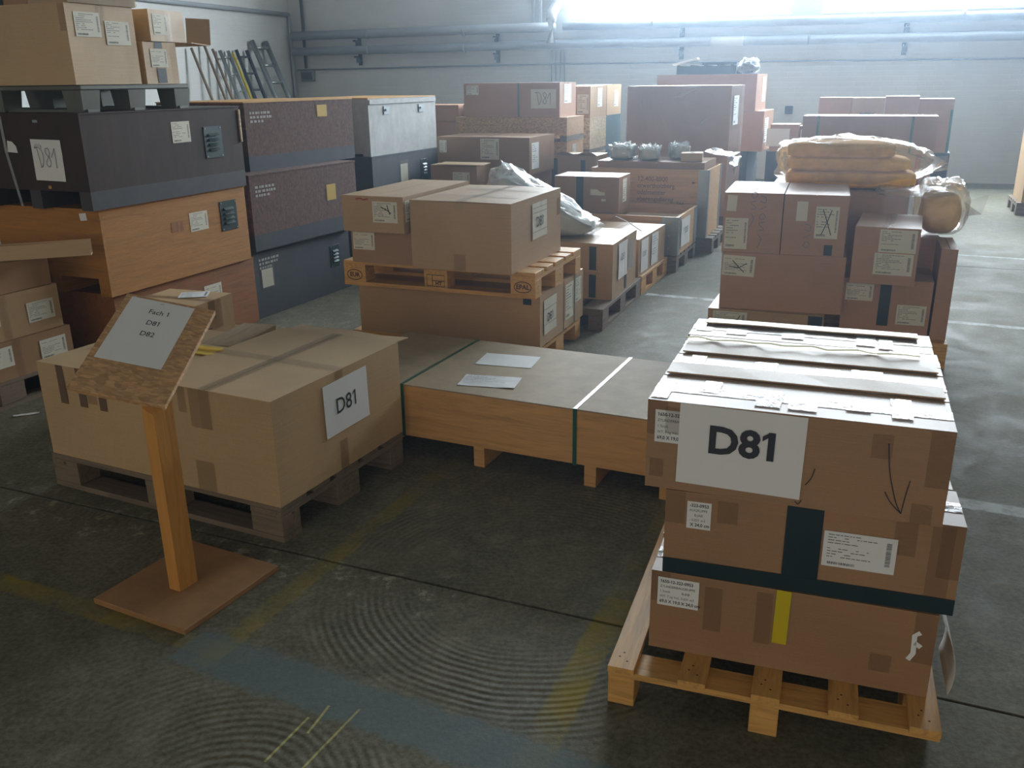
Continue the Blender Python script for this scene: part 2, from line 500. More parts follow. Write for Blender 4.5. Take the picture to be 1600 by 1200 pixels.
def carton(label, x, y, z, a, w, d, h, tone=0, seam='x', tp=True, hang=.07, group=None, cat='box', name='carton', amp=.003, lift=0.0, tmat=None):
    "closed carton: shell, two top flaps that meet in a seam, tape over the seam"
    root = thing(name, label, cat, (x, y, z), a, group)
    m = CARD[tone]; sd = rnd.random() * 40
    th = .004
    b = obj('carton_body', card_body_me(w, d, h - th, sd, amp), root, m)
    g = .004
    if seam == 'x':
        me = flap_me(w, d / 2 - g / 2, th, lift)
        obj('top_flap', me, root, m, (0, 0, h - th))
        obj('top_flap', me, root, m, (w, d, h - th), (0, 0, math.pi))
    elif seam == 'y':
        me = flap_me(d, w / 2 - g / 2, th, lift)
        obj('top_flap', me, root, m, (w, 0, h - th), (0, 0, math.pi / 2))
        obj('top_flap', me, root, m, (0, d, h - th), (0, 0, -math.pi / 2))
    dims = (w, d, h); root['dims'] = dims
    del root['dims']
    if tp:
        tw = .055; tm = tmat or TAPE
        if seam == 'x':
            tape(root, dims, 't', 0, d / 2 - tw / 2, w, tw, tm, off=.0012 + lift)
            tape(root, dims, 'r', d / 2 - tw / 2, h - hang, tw, hang, tm); tape(root, dims, 'l', d / 2 - tw / 2, h - hang, tw, hang, tm)
        else:
            tape(root, dims, 't', w / 2 - tw / 2, 0, tw, d, tm, off=.0012 + lift)
            tape(root, dims, 'f', w / 2 - tw / 2, h - hang, tw, hang, tm); tape(root, dims, 'b', w / 2 - tw / 2, h - hang, tw, hang, tm)
    return root, dims
def flap_me(w, d, t, lift=0.0):
    "flap hinged along y=0; its free edge may ride up by lift"
    key = ('flap', round(w, 4), round(d, 4), t, round(lift, 4))
    if key in _cache: return _cache[key].copy()
    vs_, fs = [], []
    n = 8
    for i in range(n + 1):
        for (yy, zz) in ((0, 0), (d, lift * (.7 + .3 * math.sin(i * 1.3))), (d, t + lift * (.7 + .3 * math.sin(i * 1.3))), (0, t)):
            vs_.append((w * i / n, yy, zz))
    for i in range(n):
        a, b = 4 * i, 4 * i + 4
        for k in range(4): fs.append((a + k, b + k, b + (k + 1) % 4, a + (k + 1) % 4))
    fs += [(0, 1, 2, 3), tuple(4 * n + k for k in (3, 2, 1, 0))]
    me = pyd(vs_, fs); _cache[key] = me
    return me.copy()

def eur_pallet(label, x, y, z, a, long='x', W=None, group=None, stamp=False, PL=1.2):
    "flat pallet: five deck boards, three cross boards, nine blocks, three runners"
    W = W or PINE
    if long == 'x': root = thing('pallet', label, 'pallet', (x, y, z), a, group)
    else:
        # turned a quarter: local X runs in depth
        ox = .8
        px = x + math.cos(a) * ox; py = y + math.sin(a) * ox
        root = thing('pallet', label, 'pallet', (px, py, z), a + math.pi / 2, group)
    for yy, ww in ((0, .145), (.187, .1), (.3275, .145), (.513, .1), (.655, .145)):
        bx('deck_board', root, W['x'], 0, yy, .122, PL, ww, .022, .002)
    for xx in (0, PL / 2 - .0725, PL - .145): bx('cross_board', root, W['y'], xx, 0, .1, .145, .8, .022)
    blocks = {}
    for xx in (0, PL / 2 - .0725, PL - .145):
        for yy, ww in ((0, .1), (.3275, .145), (.7, .1)):
            blocks[(xx, yy)] = bx('block', root, W['x'], xx, yy, .022, .145, ww, .078, .002)
    for yy, ww in ((0, .1), (.3275, .145), (.7, .1)): bx('runner', root, W['x'], 0, yy, 0, PL, ww, .022)
    if stamp:
        oval = [(.05 * math.cos(q * .3142), .03 * math.sin(q * .3142)) for q in range(21)]
        for xx, t in ((0, 'EUR'), (PL - .145, 'EPAL')):
            b = blocks[(xx, 0)]
            Mx = Matrix.Translation((.0725, -.0012, .04)) @ Matrix.Rotation(math.pi / 2, 4, 'X')
            obj('brand_stamp', stroke_me([oval], .005, STAMP), b, None, M=Mx)
            obj('brand_lettering', text_me(t, .036, STAMP, .0012), b, None, M=Mx @ Matrix.Translation((0, 0, .0002)))
        b = blocks[(PL / 2 - .0725, 0)]
        Mx = Matrix.Translation((.0725, -.0012, .04)) @ Matrix.Rotation(math.pi / 2, 4, 'X')
        sq = [[(-.055, -.032), (.055, -.032), (.055, .032), (-.055, .032), (-.055, -.032)], [(-.02, -.032), (-.02, .032)], [(-.02, 0), (.055, 0)]]
        obj('brand_stamp', stroke_me(sq, .004, STAMP), b, None, M=Mx)
        obj('brand_lettering', text_me('HT', .03, STAMP, .001), b, None, M=Mx @ Matrix.Translation((.018, -.016, .0002)))
    return root

def blob_me(sx, sy, sz, seed, e=.5, amp=.06, freq=2.5, flat=True, taper=None, nu=36, nv=20, crease=0.0):
    "rounded lump resting on z=0"
    vs_, fs = [], []
    sp = lambda c, p: math.copysign(abs(c) ** p, c)
    for j in range(nv + 1):
        ph = -math.pi / 2 + math.pi * j / nv
        for i in range(nu):
            th = 2 * math.pi * i / nu
            x = sp(math.cos(ph), e) * sp(math.cos(th), e); y = sp(math.cos(ph), e) * sp(math.sin(th), e); z = sp(math.sin(ph), e)
            n_ = mnoise.noise(Vector((x * freq + seed, y * freq, z * freq))) * amp
            if crease: n_ += crease * abs(mnoise.noise(Vector((x * 9 + seed * 3, y * 3, z * 7))))
            k = 1 + n_
            if taper: x, y, z = taper(x, y, z)
            v = Vector((x * sx * k, y * sy * k, (z + 1) * sz * k))
            if flat: v.z = max(v.z, 0.0)
            vs_.append(v)
    for j in range(nv):
        for i in range(nu):
            i2 = (i + 1) % nu
            fs.append((j * nu + i, j * nu + i2, (j + 1) * nu + i2, (j + 1) * nu + i))
    return pyd(vs_, fs, 'lump', True)

def vent(root, dims, face, u, v, w, h, diamond=False):
    p = obj('vent_plate', box_me(w, h, .004, TEALSTEEL, .001), root, None, M=on(face, dims, u, v, 0))
    n = 4
    for k in range(n):
        vs_ = []; ww = w * .55; hh = h * .075
        y0 = h * (.24 + .155 * k)
        me = pyd([(0, 0, 0), (ww, 0, 0), (ww, hh, .0), (0, hh, 0), (0, 0, .014), (ww, 0, .014)],
                 [(0, 1, 5, 4), (4, 5, 2, 3), (0, 4, 3), (1, 2, 5)])
        obj('louvre', me, p, SLOT, loc=(w * .22, y0, .004))
    for (cx, cy) in ((.08, .06), (.92, .06), (.08, .94), (.92, .94)):
        obj('rivet', box_me(.008, .008, .003, STEEL), p, None, loc=(w * cx - .004, h * cy - .004, .004))
    return p

def skid_crate(label, x, y, z, a, w, d, h, mf, mr, mskid, skid=.1, cat='crate', group=None, mtop=None, name='wooden_crate', battens=True):
    "panelled crate on two side runners and a middle one, hollow fork gaps at the front"
    root = thing(name, label, cat, (x, y, z), a, group)
    t = .018; b0 = skid
    bx('front_panel', root, mf, 0, 0, b0, w, t, h - b0)
    bx('back_panel', root, mf, 0, d - t, b0, w, t, h - b0)
    bx('side_panel', root, mr, w - t, t, b0, t, d - 2 * t, h - b0)
    bx('side_panel', root, mr, 0, t, b0, t, d - 2 * t, h - b0)
    bx('lid', root, mtop or mr, -.004, -.004, h, w + .008, d + .008, .008)
    bx('floor_panel', root, mf, t, t, b0, w - 2 * t, d - 2 * t, t)
    for xx in (0, w / 2 - .04, w - .08): bx('runner', root, mskid, xx, 0, 0, .08, d, b0)
    return root, (w, d, h)

# ================================================================== the setting
WA = -.313
W0 = Vector((-3.95, 17.35, 0))
def wall_paint(name, col, brick=True):
    t = NT(name)
    tc = t.add('ShaderNodeTexCoord')
    n1 = t.noise(tc.outputs['Object'], .8, 6, .65); n2 = t.noise(tc.outputs['Object'], 14, 4, .7)
    c = t.ramp(n1, [(.3, dk(col, .86)), (.7, col)])
    spot = t.math('LESS_THAN', n2, .29)
    c = t.mix(t.math('MULTIPLY', spot, .35), c, dk(col, .5))
    sep = t.add('ShaderNodeSeparateXYZ', i_0=tc.outputs['Object'])
    cb = t.add('ShaderNodeCombineXYZ', i_0=t.math('ADD', sep.outputs[0], sep.outputs[1]), i_1=sep.outputs[2])
    br = t.add('ShaderNodeTexBrick', i_Vector=cb.outputs[0], i_Scale=1.0)
    br.inputs['Mortar Size'].default_value = .006; br.inputs['Brick Width'].default_value = .25; br.inputs['Row Height'].default_value = .075
    br.inputs['Color1'].default_value = (1, 1, 1, 1); br.inputs['Color2'].default_value = (.93, .93, .93, 1); br.inputs['Mortar'].default_value = (.97, .97, .97, 1)
    c = t.mix(.5, c, br.outputs['Color'], 'MULTIPLY')
    t.set(Base_Color=c, Roughness=.65)
    t.bump(t.math('MULTIPLY', br.outputs['Fac'], -1.0), .4, .006)
    return t.m
WALLM = wall_paint('whitewashed_brick', srgb(196, 198, 196))
def struct(o): o['kind'] = 'structure'; return o
def struct_thing(name, loc, rz):
    o = bpy.data.objects.new(name, None); link(o); o.location = loc; o.rotation_euler = (0, 0, rz); o['kind'] = 'structure'; return o
HT = 5.6
SILL, HEAD = 2.50, 4.8
WINS = ((5.23, 8.70), (9.18, 12.65))
LB = 20.0
pieces = [(-.3, 0, 0, LB + .3, .35, SILL), (-.3, 0, HEAD, LB + .3, .35, HT - HEAD)]
xs = -.3
for a0, a1 in WINS: pieces.append((xs, 0, SILL, a0 - xs, .35, HEAD - SILL)); xs = a1
pieces.append((xs, 0, SILL, LB - xs, .35, HEAD - SILL))
wb = struct(obj('wall_back', boxes_me(pieces, WALLM), None, None, W0, (0, 0, WA)))
wl = struct(obj('wall_left', boxes_me([(-.35, -24, 0, .35, 24, HT)], WALLM), None, None, W0, (0, 0, WA)))
wr = struct(obj('wall_right', boxes_me([(LB, -24, 0, .35, 24.35, HT)], WALLM), None, None, W0, (0, 0, WA)))
ce = struct(obj('ceiling', boxes_me([(-.35, -24, HT, LB + .7, 24.35, .2)], m_plain('ceiling_paint', srgb(150, 150, 146), .8)), None, None, W0, (0, 0, WA)))

# windows: white frames, daylit frosted panes
FRAMEM = m_plain('window_frame_paint', srgb(206, 212, 216), .45)
gm = NT('daylit_glass')
gm.n.remove(gm.b)
em = gm.add('ShaderNodeEmission', i_Strength=WINDOW_POWER); em.inputs[0].default_value = (*WINDOW_COL, 1)
gm.link(em.outputs[0], gm.out.inputs[0]); GLASSM = gm.m
def wl2w(s, y, z): 
    return W0 + Vector((math.cos(WA) * s - math.sin(WA) * y, math.sin(WA) * s + math.cos(WA) * y, z))
for k, (a0, a1) in enumerate(WINS):
    wd = a1 - a0
    r = struct_thing('window_%d' % (k + 1), wl2w(a0, .12, SILL), WA)
    fh = HEAD - SILL; fw = .07
    bx('window_frame', r, FRAMEM, 0, 0, 0, wd, .08, .10); bx('window_frame', r, FRAMEM, 0, 0, fh - fw, wd, .08, fw)
    bx('window_frame', r, FRAMEM, 0, 0, .10, fw, .08, fh - fw - .10); bx('window_frame', r, FRAMEM, wd - fw, 0, .10, fw, .08, fh - fw - .10)
    nm = 1 if k == 0 else 4
    pw = (wd - 2 * fw) / nm
    for q in range(1, nm): bx('mullion', r, FRAMEM, fw + pw * q - .025, .01, .10, .05, .06, fh - fw - .10)
    for q in range(nm):
        e = .025 if nm > 1 else 0
        bx('pane', r, GLASSM, fw + pw * q + e, .035, .10, pw - 2 * e, .01, fh - fw - .10)
    bx('window_sill', r, FRAMEM, -.03, -.20, -.03, wd + .06, .28, .03)

# floor: concrete slabs with open joints
FA = -.404
fe = Vector((math.cos(FA), math.sin(FA), 0)); fn = Vector((-math.sin(FA), math.cos(FA), 0))
def floor_material():
    t = NT('worn_concrete')
    geo = t.add('ShaderNodeNewGeometry'); pos = geo.outputs['Position']
    sep = t.add('ShaderNodeSeparateXYZ', i_0=pos); X, Y = sep.outputs[0], sep.outputs[1]
    n1 = t.noise(pos, .55, 6, .62); n2 = t.noise(pos, 3.0, 6, .7, .6); n3 = t.noise(pos, 60, 3, .65); n4 = t.noise(pos, 11, 5, .75)
    base = t.ramp(n1, [(.30, srgb(88, 84, 64)), (.5, srgb(110, 106, 86)), (.7, srgb(130, 126, 108))])
    base = t.mix(.45, base, t.ramp(n2, [(.3, srgb(54, 52, 36)), (.5, srgb(96, 92, 70)), (.72, srgb(144, 138, 112))]))
    base = t.mix(.26, base, t.ramp(n3, [(.36, srgb(24, 24, 22)), (.64, srgb(150, 150, 140))]))
    base = t.mix(.20, base, t.ramp(n4, [(.34, srgb(48, 48, 40)), (.52, srgb(104, 102, 86)), (.68, srgb(168, 166, 148))]))
    def seg(p0, p1, w, soft=.25):
        dx, dy = p1[0] - p0[0], p1[1] - p0[1]; L = math.hypot(dx, dy); ux, uy = dx / L, dy / L
        a = t.math('ADD', t.math('MULTIPLY', t.math('SUBTRACT', X, p0[0]), ux), t.math('MULTIPLY', t.math('SUBTRACT', Y, p0[1]), uy))
        c = t.math('ADD', t.math('MULTIPLY', t.math('SUBTRACT', X, p0[0]), -uy), t.math('MULTIPLY', t.math('SUBTRACT', Y, p0[1]), ux))
        wob = t.math('MULTIPLY', t.math('SUBTRACT', n4, .5), w * .5)
        c = t.math('ABSOLUTE', t.math('ADD', c, wob))
        m = t.math('MULTIPLY', t.math('SUBTRACT', w / 2, c), 2 / (w * soft), clamp=True)
        m = t.math('MULTIPLY', m, t.math('MULTIPLY', t.math('GREATER_THAN', a, 0), t.math('LESS_THAN', a, L)))
        return m
    def wear(m, lo, hi, src=None):
        r = t.ramp(src or n2, [(lo, (0, 0, 0)), (hi, (1, 1, 1))])
        return t.math('MULTIPLY', m, r)
    yel = srgb(150, 132, 28)
    for p0, p1, w, k in (((-3.2, 3.30), (-.84, 2.20), .085, .75), ((-.905, 2.15), (-.40, 3.25), .085, .42), ((-.40, 3.25), (.3, 4.6), .085, .2), ((-.02, 1.62), (.34, 2.46), .11, .8), ((.34, 2.46), (1.2, 4.4), .1, .3)):
        base = t.mix(t.math('MULTIPLY', wear(seg(p0, p1, w), .34, .62, n2), k), base, yel)
    # smooth blue-grey trowelled patch
    patch = seg((-.98, 2.25), (.28, 1.62), .19, .3)
    base = t.mix(t.math('MULTIPLY', patch, .6), base, srgb(98, 118, 122))
    # chalk strokes
    for p0, p1 in (((-.62, 1.76), (-.545, 1.92)), ((-.535, 1.86), (-.50, 1.965)), ((-.54, 1.70), (-.415, 1.95))):
        base = t.mix(wear(seg(p0, p1, .008), .3, .5, n4), base, srgb(176, 168, 110))
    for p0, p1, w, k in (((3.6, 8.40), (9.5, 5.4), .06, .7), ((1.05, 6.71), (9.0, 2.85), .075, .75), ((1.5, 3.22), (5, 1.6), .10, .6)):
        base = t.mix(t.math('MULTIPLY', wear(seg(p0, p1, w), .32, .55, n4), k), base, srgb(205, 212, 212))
    # pale plaster specks beside the near joint
    sp = seg((-2.6, 3.50), (-.2, 2.48), .34, .8)
    base = t.mix(wear(sp, .56, .66, n4), base, srgb(160, 158, 136))
    # trowel rings
    nlow = t.noise(pos, 2.2, 2, .5)
    def rings(cx, cy, freq, ph, x1, x2):
        d = t.math('SQRT', t.math('ADD', t.math('POWER', t.math('SUBTRACT', X, cx), 2.0), t.math('POWER', t.math('SUBTRACT', Y, cy), 2.0)))
        wv = t.math('SINE', t.math('ADD', t.math('MULTIPLY', d, freq), t.math('MULTIPLY', nlow, ph)))
        fade = t.math('MULTIPLY', t.math('SUBTRACT', x2, d), 1 / (x2 - x1), clamp=True)
        return wv, fade, d
    wA, fA, dA = rings(-.70, 1.62, 250, 16, .75, 1.25)
    wB, fB, dB = rings(.06, 2.56, 260, 14, .66, .80)
    side = t.math('ADD', t.math('MULTIPLY', X, .447), t.math('MULTIPLY', Y, .894))        # across the patch
    south = t.math('MULTIPLY', t.math('SUBTRACT', 1.50, side), 12.0, clamp=True)
    north = t.math('MULTIPLY', t.math('SUBTRACT', side, 1.64), 12.0, clamp=True)
    nB = t.math('MULTIPLY', t.math('SUBTRACT', dB, .32), 5.0, clamp=True)
    patchy = t.ramp(t.noise(pos, 1.7, 4, .6), [(.38, (.0, .0, .0)), (.58, (.9, .9, .9))])
    rg = t.math('ADD', t.math('MULTIPLY', wA, t.math('MULTIPLY', fA, south)), t.math('MULTIPLY', wB, t.math('MULTIPLY', t.math('MULTIPLY', fB, nB), north)))
    rg = t.math('MULTIPLY', rg, patchy)
    t.set(Base_Color=base, Roughness=t.ramp(n2, [(.3, (.55, .55, .55)), (.7, (.8, .8, .8))]))
    t.b.inputs['Specular IOR Level'].default_value = .14
    hgt = t.math('ADD', t.math('MULTIPLY', n3, .25), t.math('ADD', t.math('MULTIPLY', n4, .5), t.math('MULTIPLY', rg, .55)))
    t.bump(hgt, .35, .008)
    return t.m
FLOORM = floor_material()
DIRT = m_plain('joint_dirt', (.10, .095, .08), .9)
floor = struct(obj('floor', boxes_me([(-20, -12, -.2, 46, 36, .15)], DIRT), None, None, (0, 0, 0), (0, 0, FA)))
for c0, c1 in ((-11.5, -4.02), (-4.02, 2.251), (2.251, 8.52), (8.52, 14.79), (14.79, 23)):
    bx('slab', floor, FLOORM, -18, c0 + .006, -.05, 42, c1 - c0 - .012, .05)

# ------------------------------------------------------------------ pipes and fittings on the back wall
def wall_tube(name, label, cat, pts, r, mat, group=None, seg=14):
    me = tube_me(pts, r, mat, seg)
    return tag(obj(name, me, None, None, W0, (0, 0, WA)), label, cat, group)
def pipe_thing(name, label, pts, r, seams, group):
    root = thing(name, label, 'pipe', W0, WA, group)
    obj('pipe_run', tube_me(pts, r, PIPEP, 16), root)
    for s in seams:
        p = [(s, pts[0][1], pts[0][2]), (s + .04, pts[0][1], pts[0][2])]
        obj('collar', tube_me(p, r + .006, PIPEP, 16), root)
    return root
g = 'lagged heating pipes along the back wall'
pipe_thing('heating_pipe', 'upper lagged pipe on the brick wall left of the window', [(.12, -.16, 2.375), (2.5, -.16, 2.385), (5.02, -.16, 2.395)], .075, (1.6, 3.4), g)
pipe_thing('heating_pipe', 'upper lagged pipe running just under the windowsills', [(5.16, -.16, 2.405), (9, -.16, 2.375), (16.5, -.16, 2.345)], .068, (6.6, 11.1), g)
pp = pipe_thing('heating_pipe', 'lower lagged pipe running the full length of the back wall', [(.12, -.16, 2.11), (5, -.16, 2.125), (16.5, -.16, 2.075)], .07, (1.6, 3.4, 9), g)
obj('pale_patch', tube_me([(7.55, -.16, 2.112), (8.05, -.16, 2.109)], .073, m_plain('pale_lagging', srgb(205, 205, 200), .5), 16), pp)
rt = thing('drainpipe', 'white drainpipe with an offset elbow beside the window', 'pipe', W0, WA)
obj('pipe_run', tube_me([(5.0, -.335, 2.14), (5.0, -.335, 2.52), (5.02, -.28, 2.62), (5.06, -.14, 2.75), (5.06, -.14, 5.5)], .075, FRAMEM, 14), rt)
obj('elbow', tube_me([(5.0, -.335, 2.48), (5.01, -.29, 2.6), (5.055, -.15, 2.74), (5.06, -.14, 2.84)], .085, FRAMEM, 14), rt)
wall_tube('wall_conduit', 'thin dark conduit strip running level below the heating pipes', 'conduit', [(.1, -.03, 1.80), (5, -.03, 1.825), (16.5, -.03, 1.76)], .014, m_plain('conduit_grey', srgb(122, 130, 136), .5))
wall_tube('wall_conduit', 'thin vertical conduit rising from the pipes near the room corner', 'conduit', [(.32, -.10, 1.82), (.32, -.10, 2.4), (.30, -.06, 2.6), (.28, -.04, 5.5)], .028, DARKMETAL)
for s in (4.93, 5.0, 5.08, 5.15):
    wall_tube('wall_cable', 'thin vertical cable on the wall below the drainpipe', 'cable', [(s, -.015, .3), (s, -.015, 2.05)], .012, PIPEP, 'cables below the drainpipe', 6)
for s in (4.62, 4.74):
    wall_tube('wall_conduit', 'pale vertical conduit on the wall between drainpipe and plain brick', 'conduit', [(s, -.03, 2.45), (s, -.03, 5.5)], .03, FRAMEM, 'pale conduits beside the drainpipe', 8)
for s, lb in ((1.35, 'dark iron pipe bracket nearest the corner of the room'), (3.95, 'dark iron pipe bracket left of the drainpipe'), (7.05, 'dark iron pipe bracket under the wide single window'), (10.35, 'dark iron pipe bracket under the mullioned window')):
    r = thing('pipe_bracket', lb, 'bracket', wl2w(s, -.012, 1.86), WA, 'pipe brackets on the back wall')
    bx('bracket_plate', r, DARKMETAL, 0, -.015, 0, .07, .015, .5)
    for zz in (.155, .42):
        bx('bracket_arm', r, DARKMETAL, .015, -.22, zz - .03, .04, .205, .03)
        bx('bracket_web', r, DARKMETAL, .0, -.10, zz - .11, .07, .085, .08)
r = thing('junction_box', 'small dark junction box under the conduit near the room corner', 'box', wl2w(.18, -.08, 1.60), WA)
bx('box_body', r, m_plain('grey_enamel', srgb(104, 110, 112), .5), 0, 0, 0, .26, .08, .19, .008); bx('box_cover', r, DARKMETAL, .03, -.006, .03, .2, .006, .13)
sw = gp(1254, 172, 1.2)
r = thing('wall_switch', 'small dark switch box on the bare brick wall', 'switch', wl2w(8.75, -.06, 1.02), WA)
bx('switch_body', r, DARKMETAL, 0, 0, 0, .12, .06, .12, .006); bx('switch_button', r, BLACKP, .04, -.012, .04, .04, .012, .04)

# left wall conduit and leaning ladders
def lwp(s, off, z): return Vector((off, -s, z))          # local to the corner: s along the left wall towards the camera
me = tube_me([lwp(.12, .05, 2.74), lwp(4, .05, 2.72), lwp(9, .05, 2.70)], .035, PIPEP, 10)
tag(obj('wall_conduit', me, None, None, W0, (0, 0, WA)), 'grey conduit running level along the left wall above the ladders', 'conduit')
me = tube_me([lwp(.1, .05, .3), lwp(.1, .05, 2.76)], .03, PIPEP, 10)
tag(obj('wall_conduit', me, None, None, W0, (0, 0, WA)), 'grey conduit standing upright in the corner of the room', 'conduit')
def ladder(label, s, width, top, foot, rungs, mat, rr=.03):
    root = thing('ladder', label, 'ladder', W0, WA, 'ladders leaning on the left wall')
    for q in (0, width): obj('rail', tube_me([lwp(s + q, foot, .02), lwp(s + q, .06, top)], rr, mat, 8), root)
    for k in range(rungs):
        t = (k + .6) / rungs
        obj('rung', tube_me([lwp(s, foot + (.06 - foot) * t, .02 + (top - .02) * t), lwp(s + width, foot + (.06 - foot) * t, .02 + (top - .02) * t)], rr * .6, mat, 6), root)
ladder('tall aluminium ladder with round rail tops leaning by the corner', .95, .42, 2.26, .95, 8, ALU, .045)
ladder('grey ladder leaning beside the tall round-topped ladder', 1.55, .30, 2.10, .8, 8, DARKMETAL, .03)
ladder('narrow grey ladder leaning next to the brown poles', 2.08, .22, 2.08, .8, 8, ALU, .03)
for i, (s, zt, mt) in enumerate(((2.42, 2.1, OLDW['z']), (2.62, 2.15, OLDW['z']), (1.88, 2.05, YELLOWTAPE), (2.95, 2.1, OLDW['z']))):
    tag(obj('pole', tube_me([lwp(s, .75, .02), lwp(s + .1, .08, zt)], .022, mt, 8), None, None, W0, (0, 0, WA)),
        ('wooden pole leaning right beside the narrow grey ladder', 'wooden pole leaning between two other wooden poles', 'yellow pole leaning on the left wall between the ladders', 'wooden pole leaning furthest from the ladders')[i], 'pole', 'poles leaning on the left wall' if i != 2 else None)

# ================================================================== front stack of cartons on a light one-way pallet
P1 = (.2406, 1.9567, -.342)
r = thing('pallet', 'light pine one-way pallet under the stack with the bold D81 sheet', 'pallet', (P1[0], P1[1], 0), P1[2])
LP = 1.0
for k in range(5): bx('deck_board', r, PINE['y'], k * .1825, 0, .104, .07, LP, .018, .0015)
for yy in (.012, LP / 2 - .045, LP - .102): bx('cross_board', r, PINE['x'], 0, yy, .086, .8, .09, .018)
for xx in (0, .365, .73):
    for yy in (.012 if xx < .7 else .17, LP / 2 - .045, LP - .102): bx('block', r, PINE['x'], xx, yy, 0, .07, .09, .086, .002)
NAIL = m_plain('rusty_nail', (.05, .03, .02), .6)
for k in range(5):
    for q, (nx, ny) in enumerate(((.022, .05), (.045, .035), (.03, .07))): obj('nail', tube_me([(0, 0, 0), (0, 0, .0006)], .003, NAIL, 6), r, None, (k * .1825 + nx, ny, .1217))
BW, BD, BH = .69, .197, .234
STL = ['1650-12-323-0953', 'ZYLINDERBAUGRUPPE', '1 Stück            B-JA8', 'WT: 7 kg Vol.: 0,031 m3', '69,0 X 19,0 X 24,0 cm']
def stock_label(root, dims, u, v, su=.105, sv=.085, rot=0.0, lines=STL):
    l = obj('stock_label', sheet_me(su, sv, PAPER), root, None, M=on('f', dims, u, v, .0014, rot))
    l['label'] = 'white stock label with five printed lines'
    for k, s in enumerate(lines):
        obj('printed_line', text_me(s, .0125 if k in (0, 4) else .0098, INK, .0003 if k in (0, 4) else 0, 'LEFT', .92), l, None, loc=(.006, sv * (.86 - .18 * k), .0008))
    return l
layers = [(.361, 2.042, .1228, -.338), (.387, 2.033, .3592, -.327), (.335, 2.052, .5957, -.358)]
place = ['bottom', 'middle', 'top']
order = ['first', 'second', 'third', 'fourth']
P1BOX = {}
for li, (x0, y0, z0, aa) in enumerate(layers):
    for k in range(4):
        jx = rnd.uniform(-.008, .008) if k else 0; lift = 0.0
        dd = k * .2055
        ja = aa + (rnd.uniform(-.004, .004) if k else 0)
        px = x0 + math.cos(aa) * jx - math.sin(aa) * dd; py = y0 + math.sin(aa) * jx + math.cos(aa) * dd
        if k == 0:
            lb = ['carton with yellow tape strip, bottom of the front stack', 'carton with dark green cross tape, middle of the front stack', 'carton with the bold D81 sheet, topmost in the front stack'][li]
        else:
            lb = '%s long carton behind the %s front box of the front stack' % (order[k], place[li])
        root, dm = carton(lb, px, py, z0, ja, BW, BD, BH, 1 if k < 1 else 0, 'x', True, .06, 'cartons stacked on the front pallet', tmat=GLINTTAPE, lift=.0)
        P1BOX[(li, k)] = (root, dm)
        if li == 2:                       # the taped tops of the upper layer
            for q in range(6):
                u = .03 + q * .108 + rnd.uniform(-.03, .03); hh_ = rnd.uniform(.06, BD - .04); tape(root, dm, 't', u, rnd.uniform(0, BD - hh_), rnd.uniform(.035, .08), hh_, GLINTTAPE, off=.002 + q * .0003)
        for u in (0, BW - .05): tape(root, dm, 'f', u, BH - .09 - .05 * (u > 0), .05, .09 + .05 * (u > 0), TAPE)
# loose raised flap edges on top
root, dm = P1BOX[(2, 1)]
obj('lifted_flap', flap_me(BW * .98, .075, .004, .006), root, CARD[0], (0.005, .004, BH + .0035))
root, dm = P1BOX[(2, 2)]
obj('lifted_flap', flap_me(BW * .97, .09, .004, .008), root, CARD[0], (0.01, .004, BH + .0035))
obj('torn_edge', ribbon_me([(x * .04, .1 + .006 * math.sin(x * 1.7), BH + .02 + .003 * math.sin(x * 2.3)) for x in range(17)], .012, m_plain('torn_yellow_paper', srgb(196, 186, 110), .8), .001), root)
root, dm = P1BOX[(2, 3)]
obj('lifted_flap', flap_me(BW * .9, .06, .004, .004), root, CARD[2], (BW * .95, BD - .01, BH + .0035), (0, 0, math.pi))
# top front: bold D81 sheet, stock label, arrow
root, dm = P1BOX[(2, 0)]
stock_label(root, dm, .02, .125, .12, .085)
tape(root, dm, 'f', .045, .15, .04, .07, TAPE, off=.0022)
sh = obj('sign_sheet', sheet_me(.297, .21, PAPER, .0018, 1), root, None, M=on('f', dm, .078, .024, .0025, -.012))
sh['label'] = 'white sheet printed with a bold black D81'
obj('bold_lettering', text_me('D81', .098, INK, .0032, 'CENTER', 1.02), sh, None, loc=(.158, .122, .0034))
obj('pen_arrow', stroke_me([smooth_pts([(0, .17), (.01, .10), (.03, .03), (.045, .0)]), smooth_pts([(.005, .05), (.02, .025), (.045, .0)]), smooth_pts([(.045, 0), (.05, .05), (.055, .085)])], .0022, INK), root, None, M=on('f', dm, .555, .02, .0016))
obj('pen_mark', stroke_me([smooth_pts([(0, 0), (.012, .02), (.018, .045)]), smooth_pts([(-.02, -.045), (-.012, -.052), (-.005, -.04)])], .0022, INK), root, None, M=on('f', dm, .385, .06, .0016))
for u, v, w_, h_ in ((.01, .03, .035, .05), (.52, .15, .045, .06), (.62, .0, .045, .05)): tape(root, dm, 'f', u, v, w_, h_, TAPE, off=.001)
# middle front
root, dm = P1BOX[(1, 0)]
stock_label(root, dm, .055, .135, .06, .075, 0, ['-323-0953', 'AUGRUPPE', '     B-JA8', '.: 0,031 m3', ' X 24,0 cm'])
obj('cloth_tape', sheet_me(.085, BH, GREENTAPE), root, None, M=on('f', dm, .295, 0, .0016))
obj('cloth_tape', sheet_me(BW, .042, GREENTAPE), root, None, M=on('f', dm, 0, 0, .0022))
shipping_label(root, dm, 'f', .385, .085, .165, .095, 11, 0, off=.0016, mat=PAPER)
for u, v, w_, h_ in ((.13, .16, .05, .06), (.54, .14, .05, .09), (.62, .04, .05, .19)): tape(root, dm, 'f', u, v, w_, h_, TAPE, off=.001)
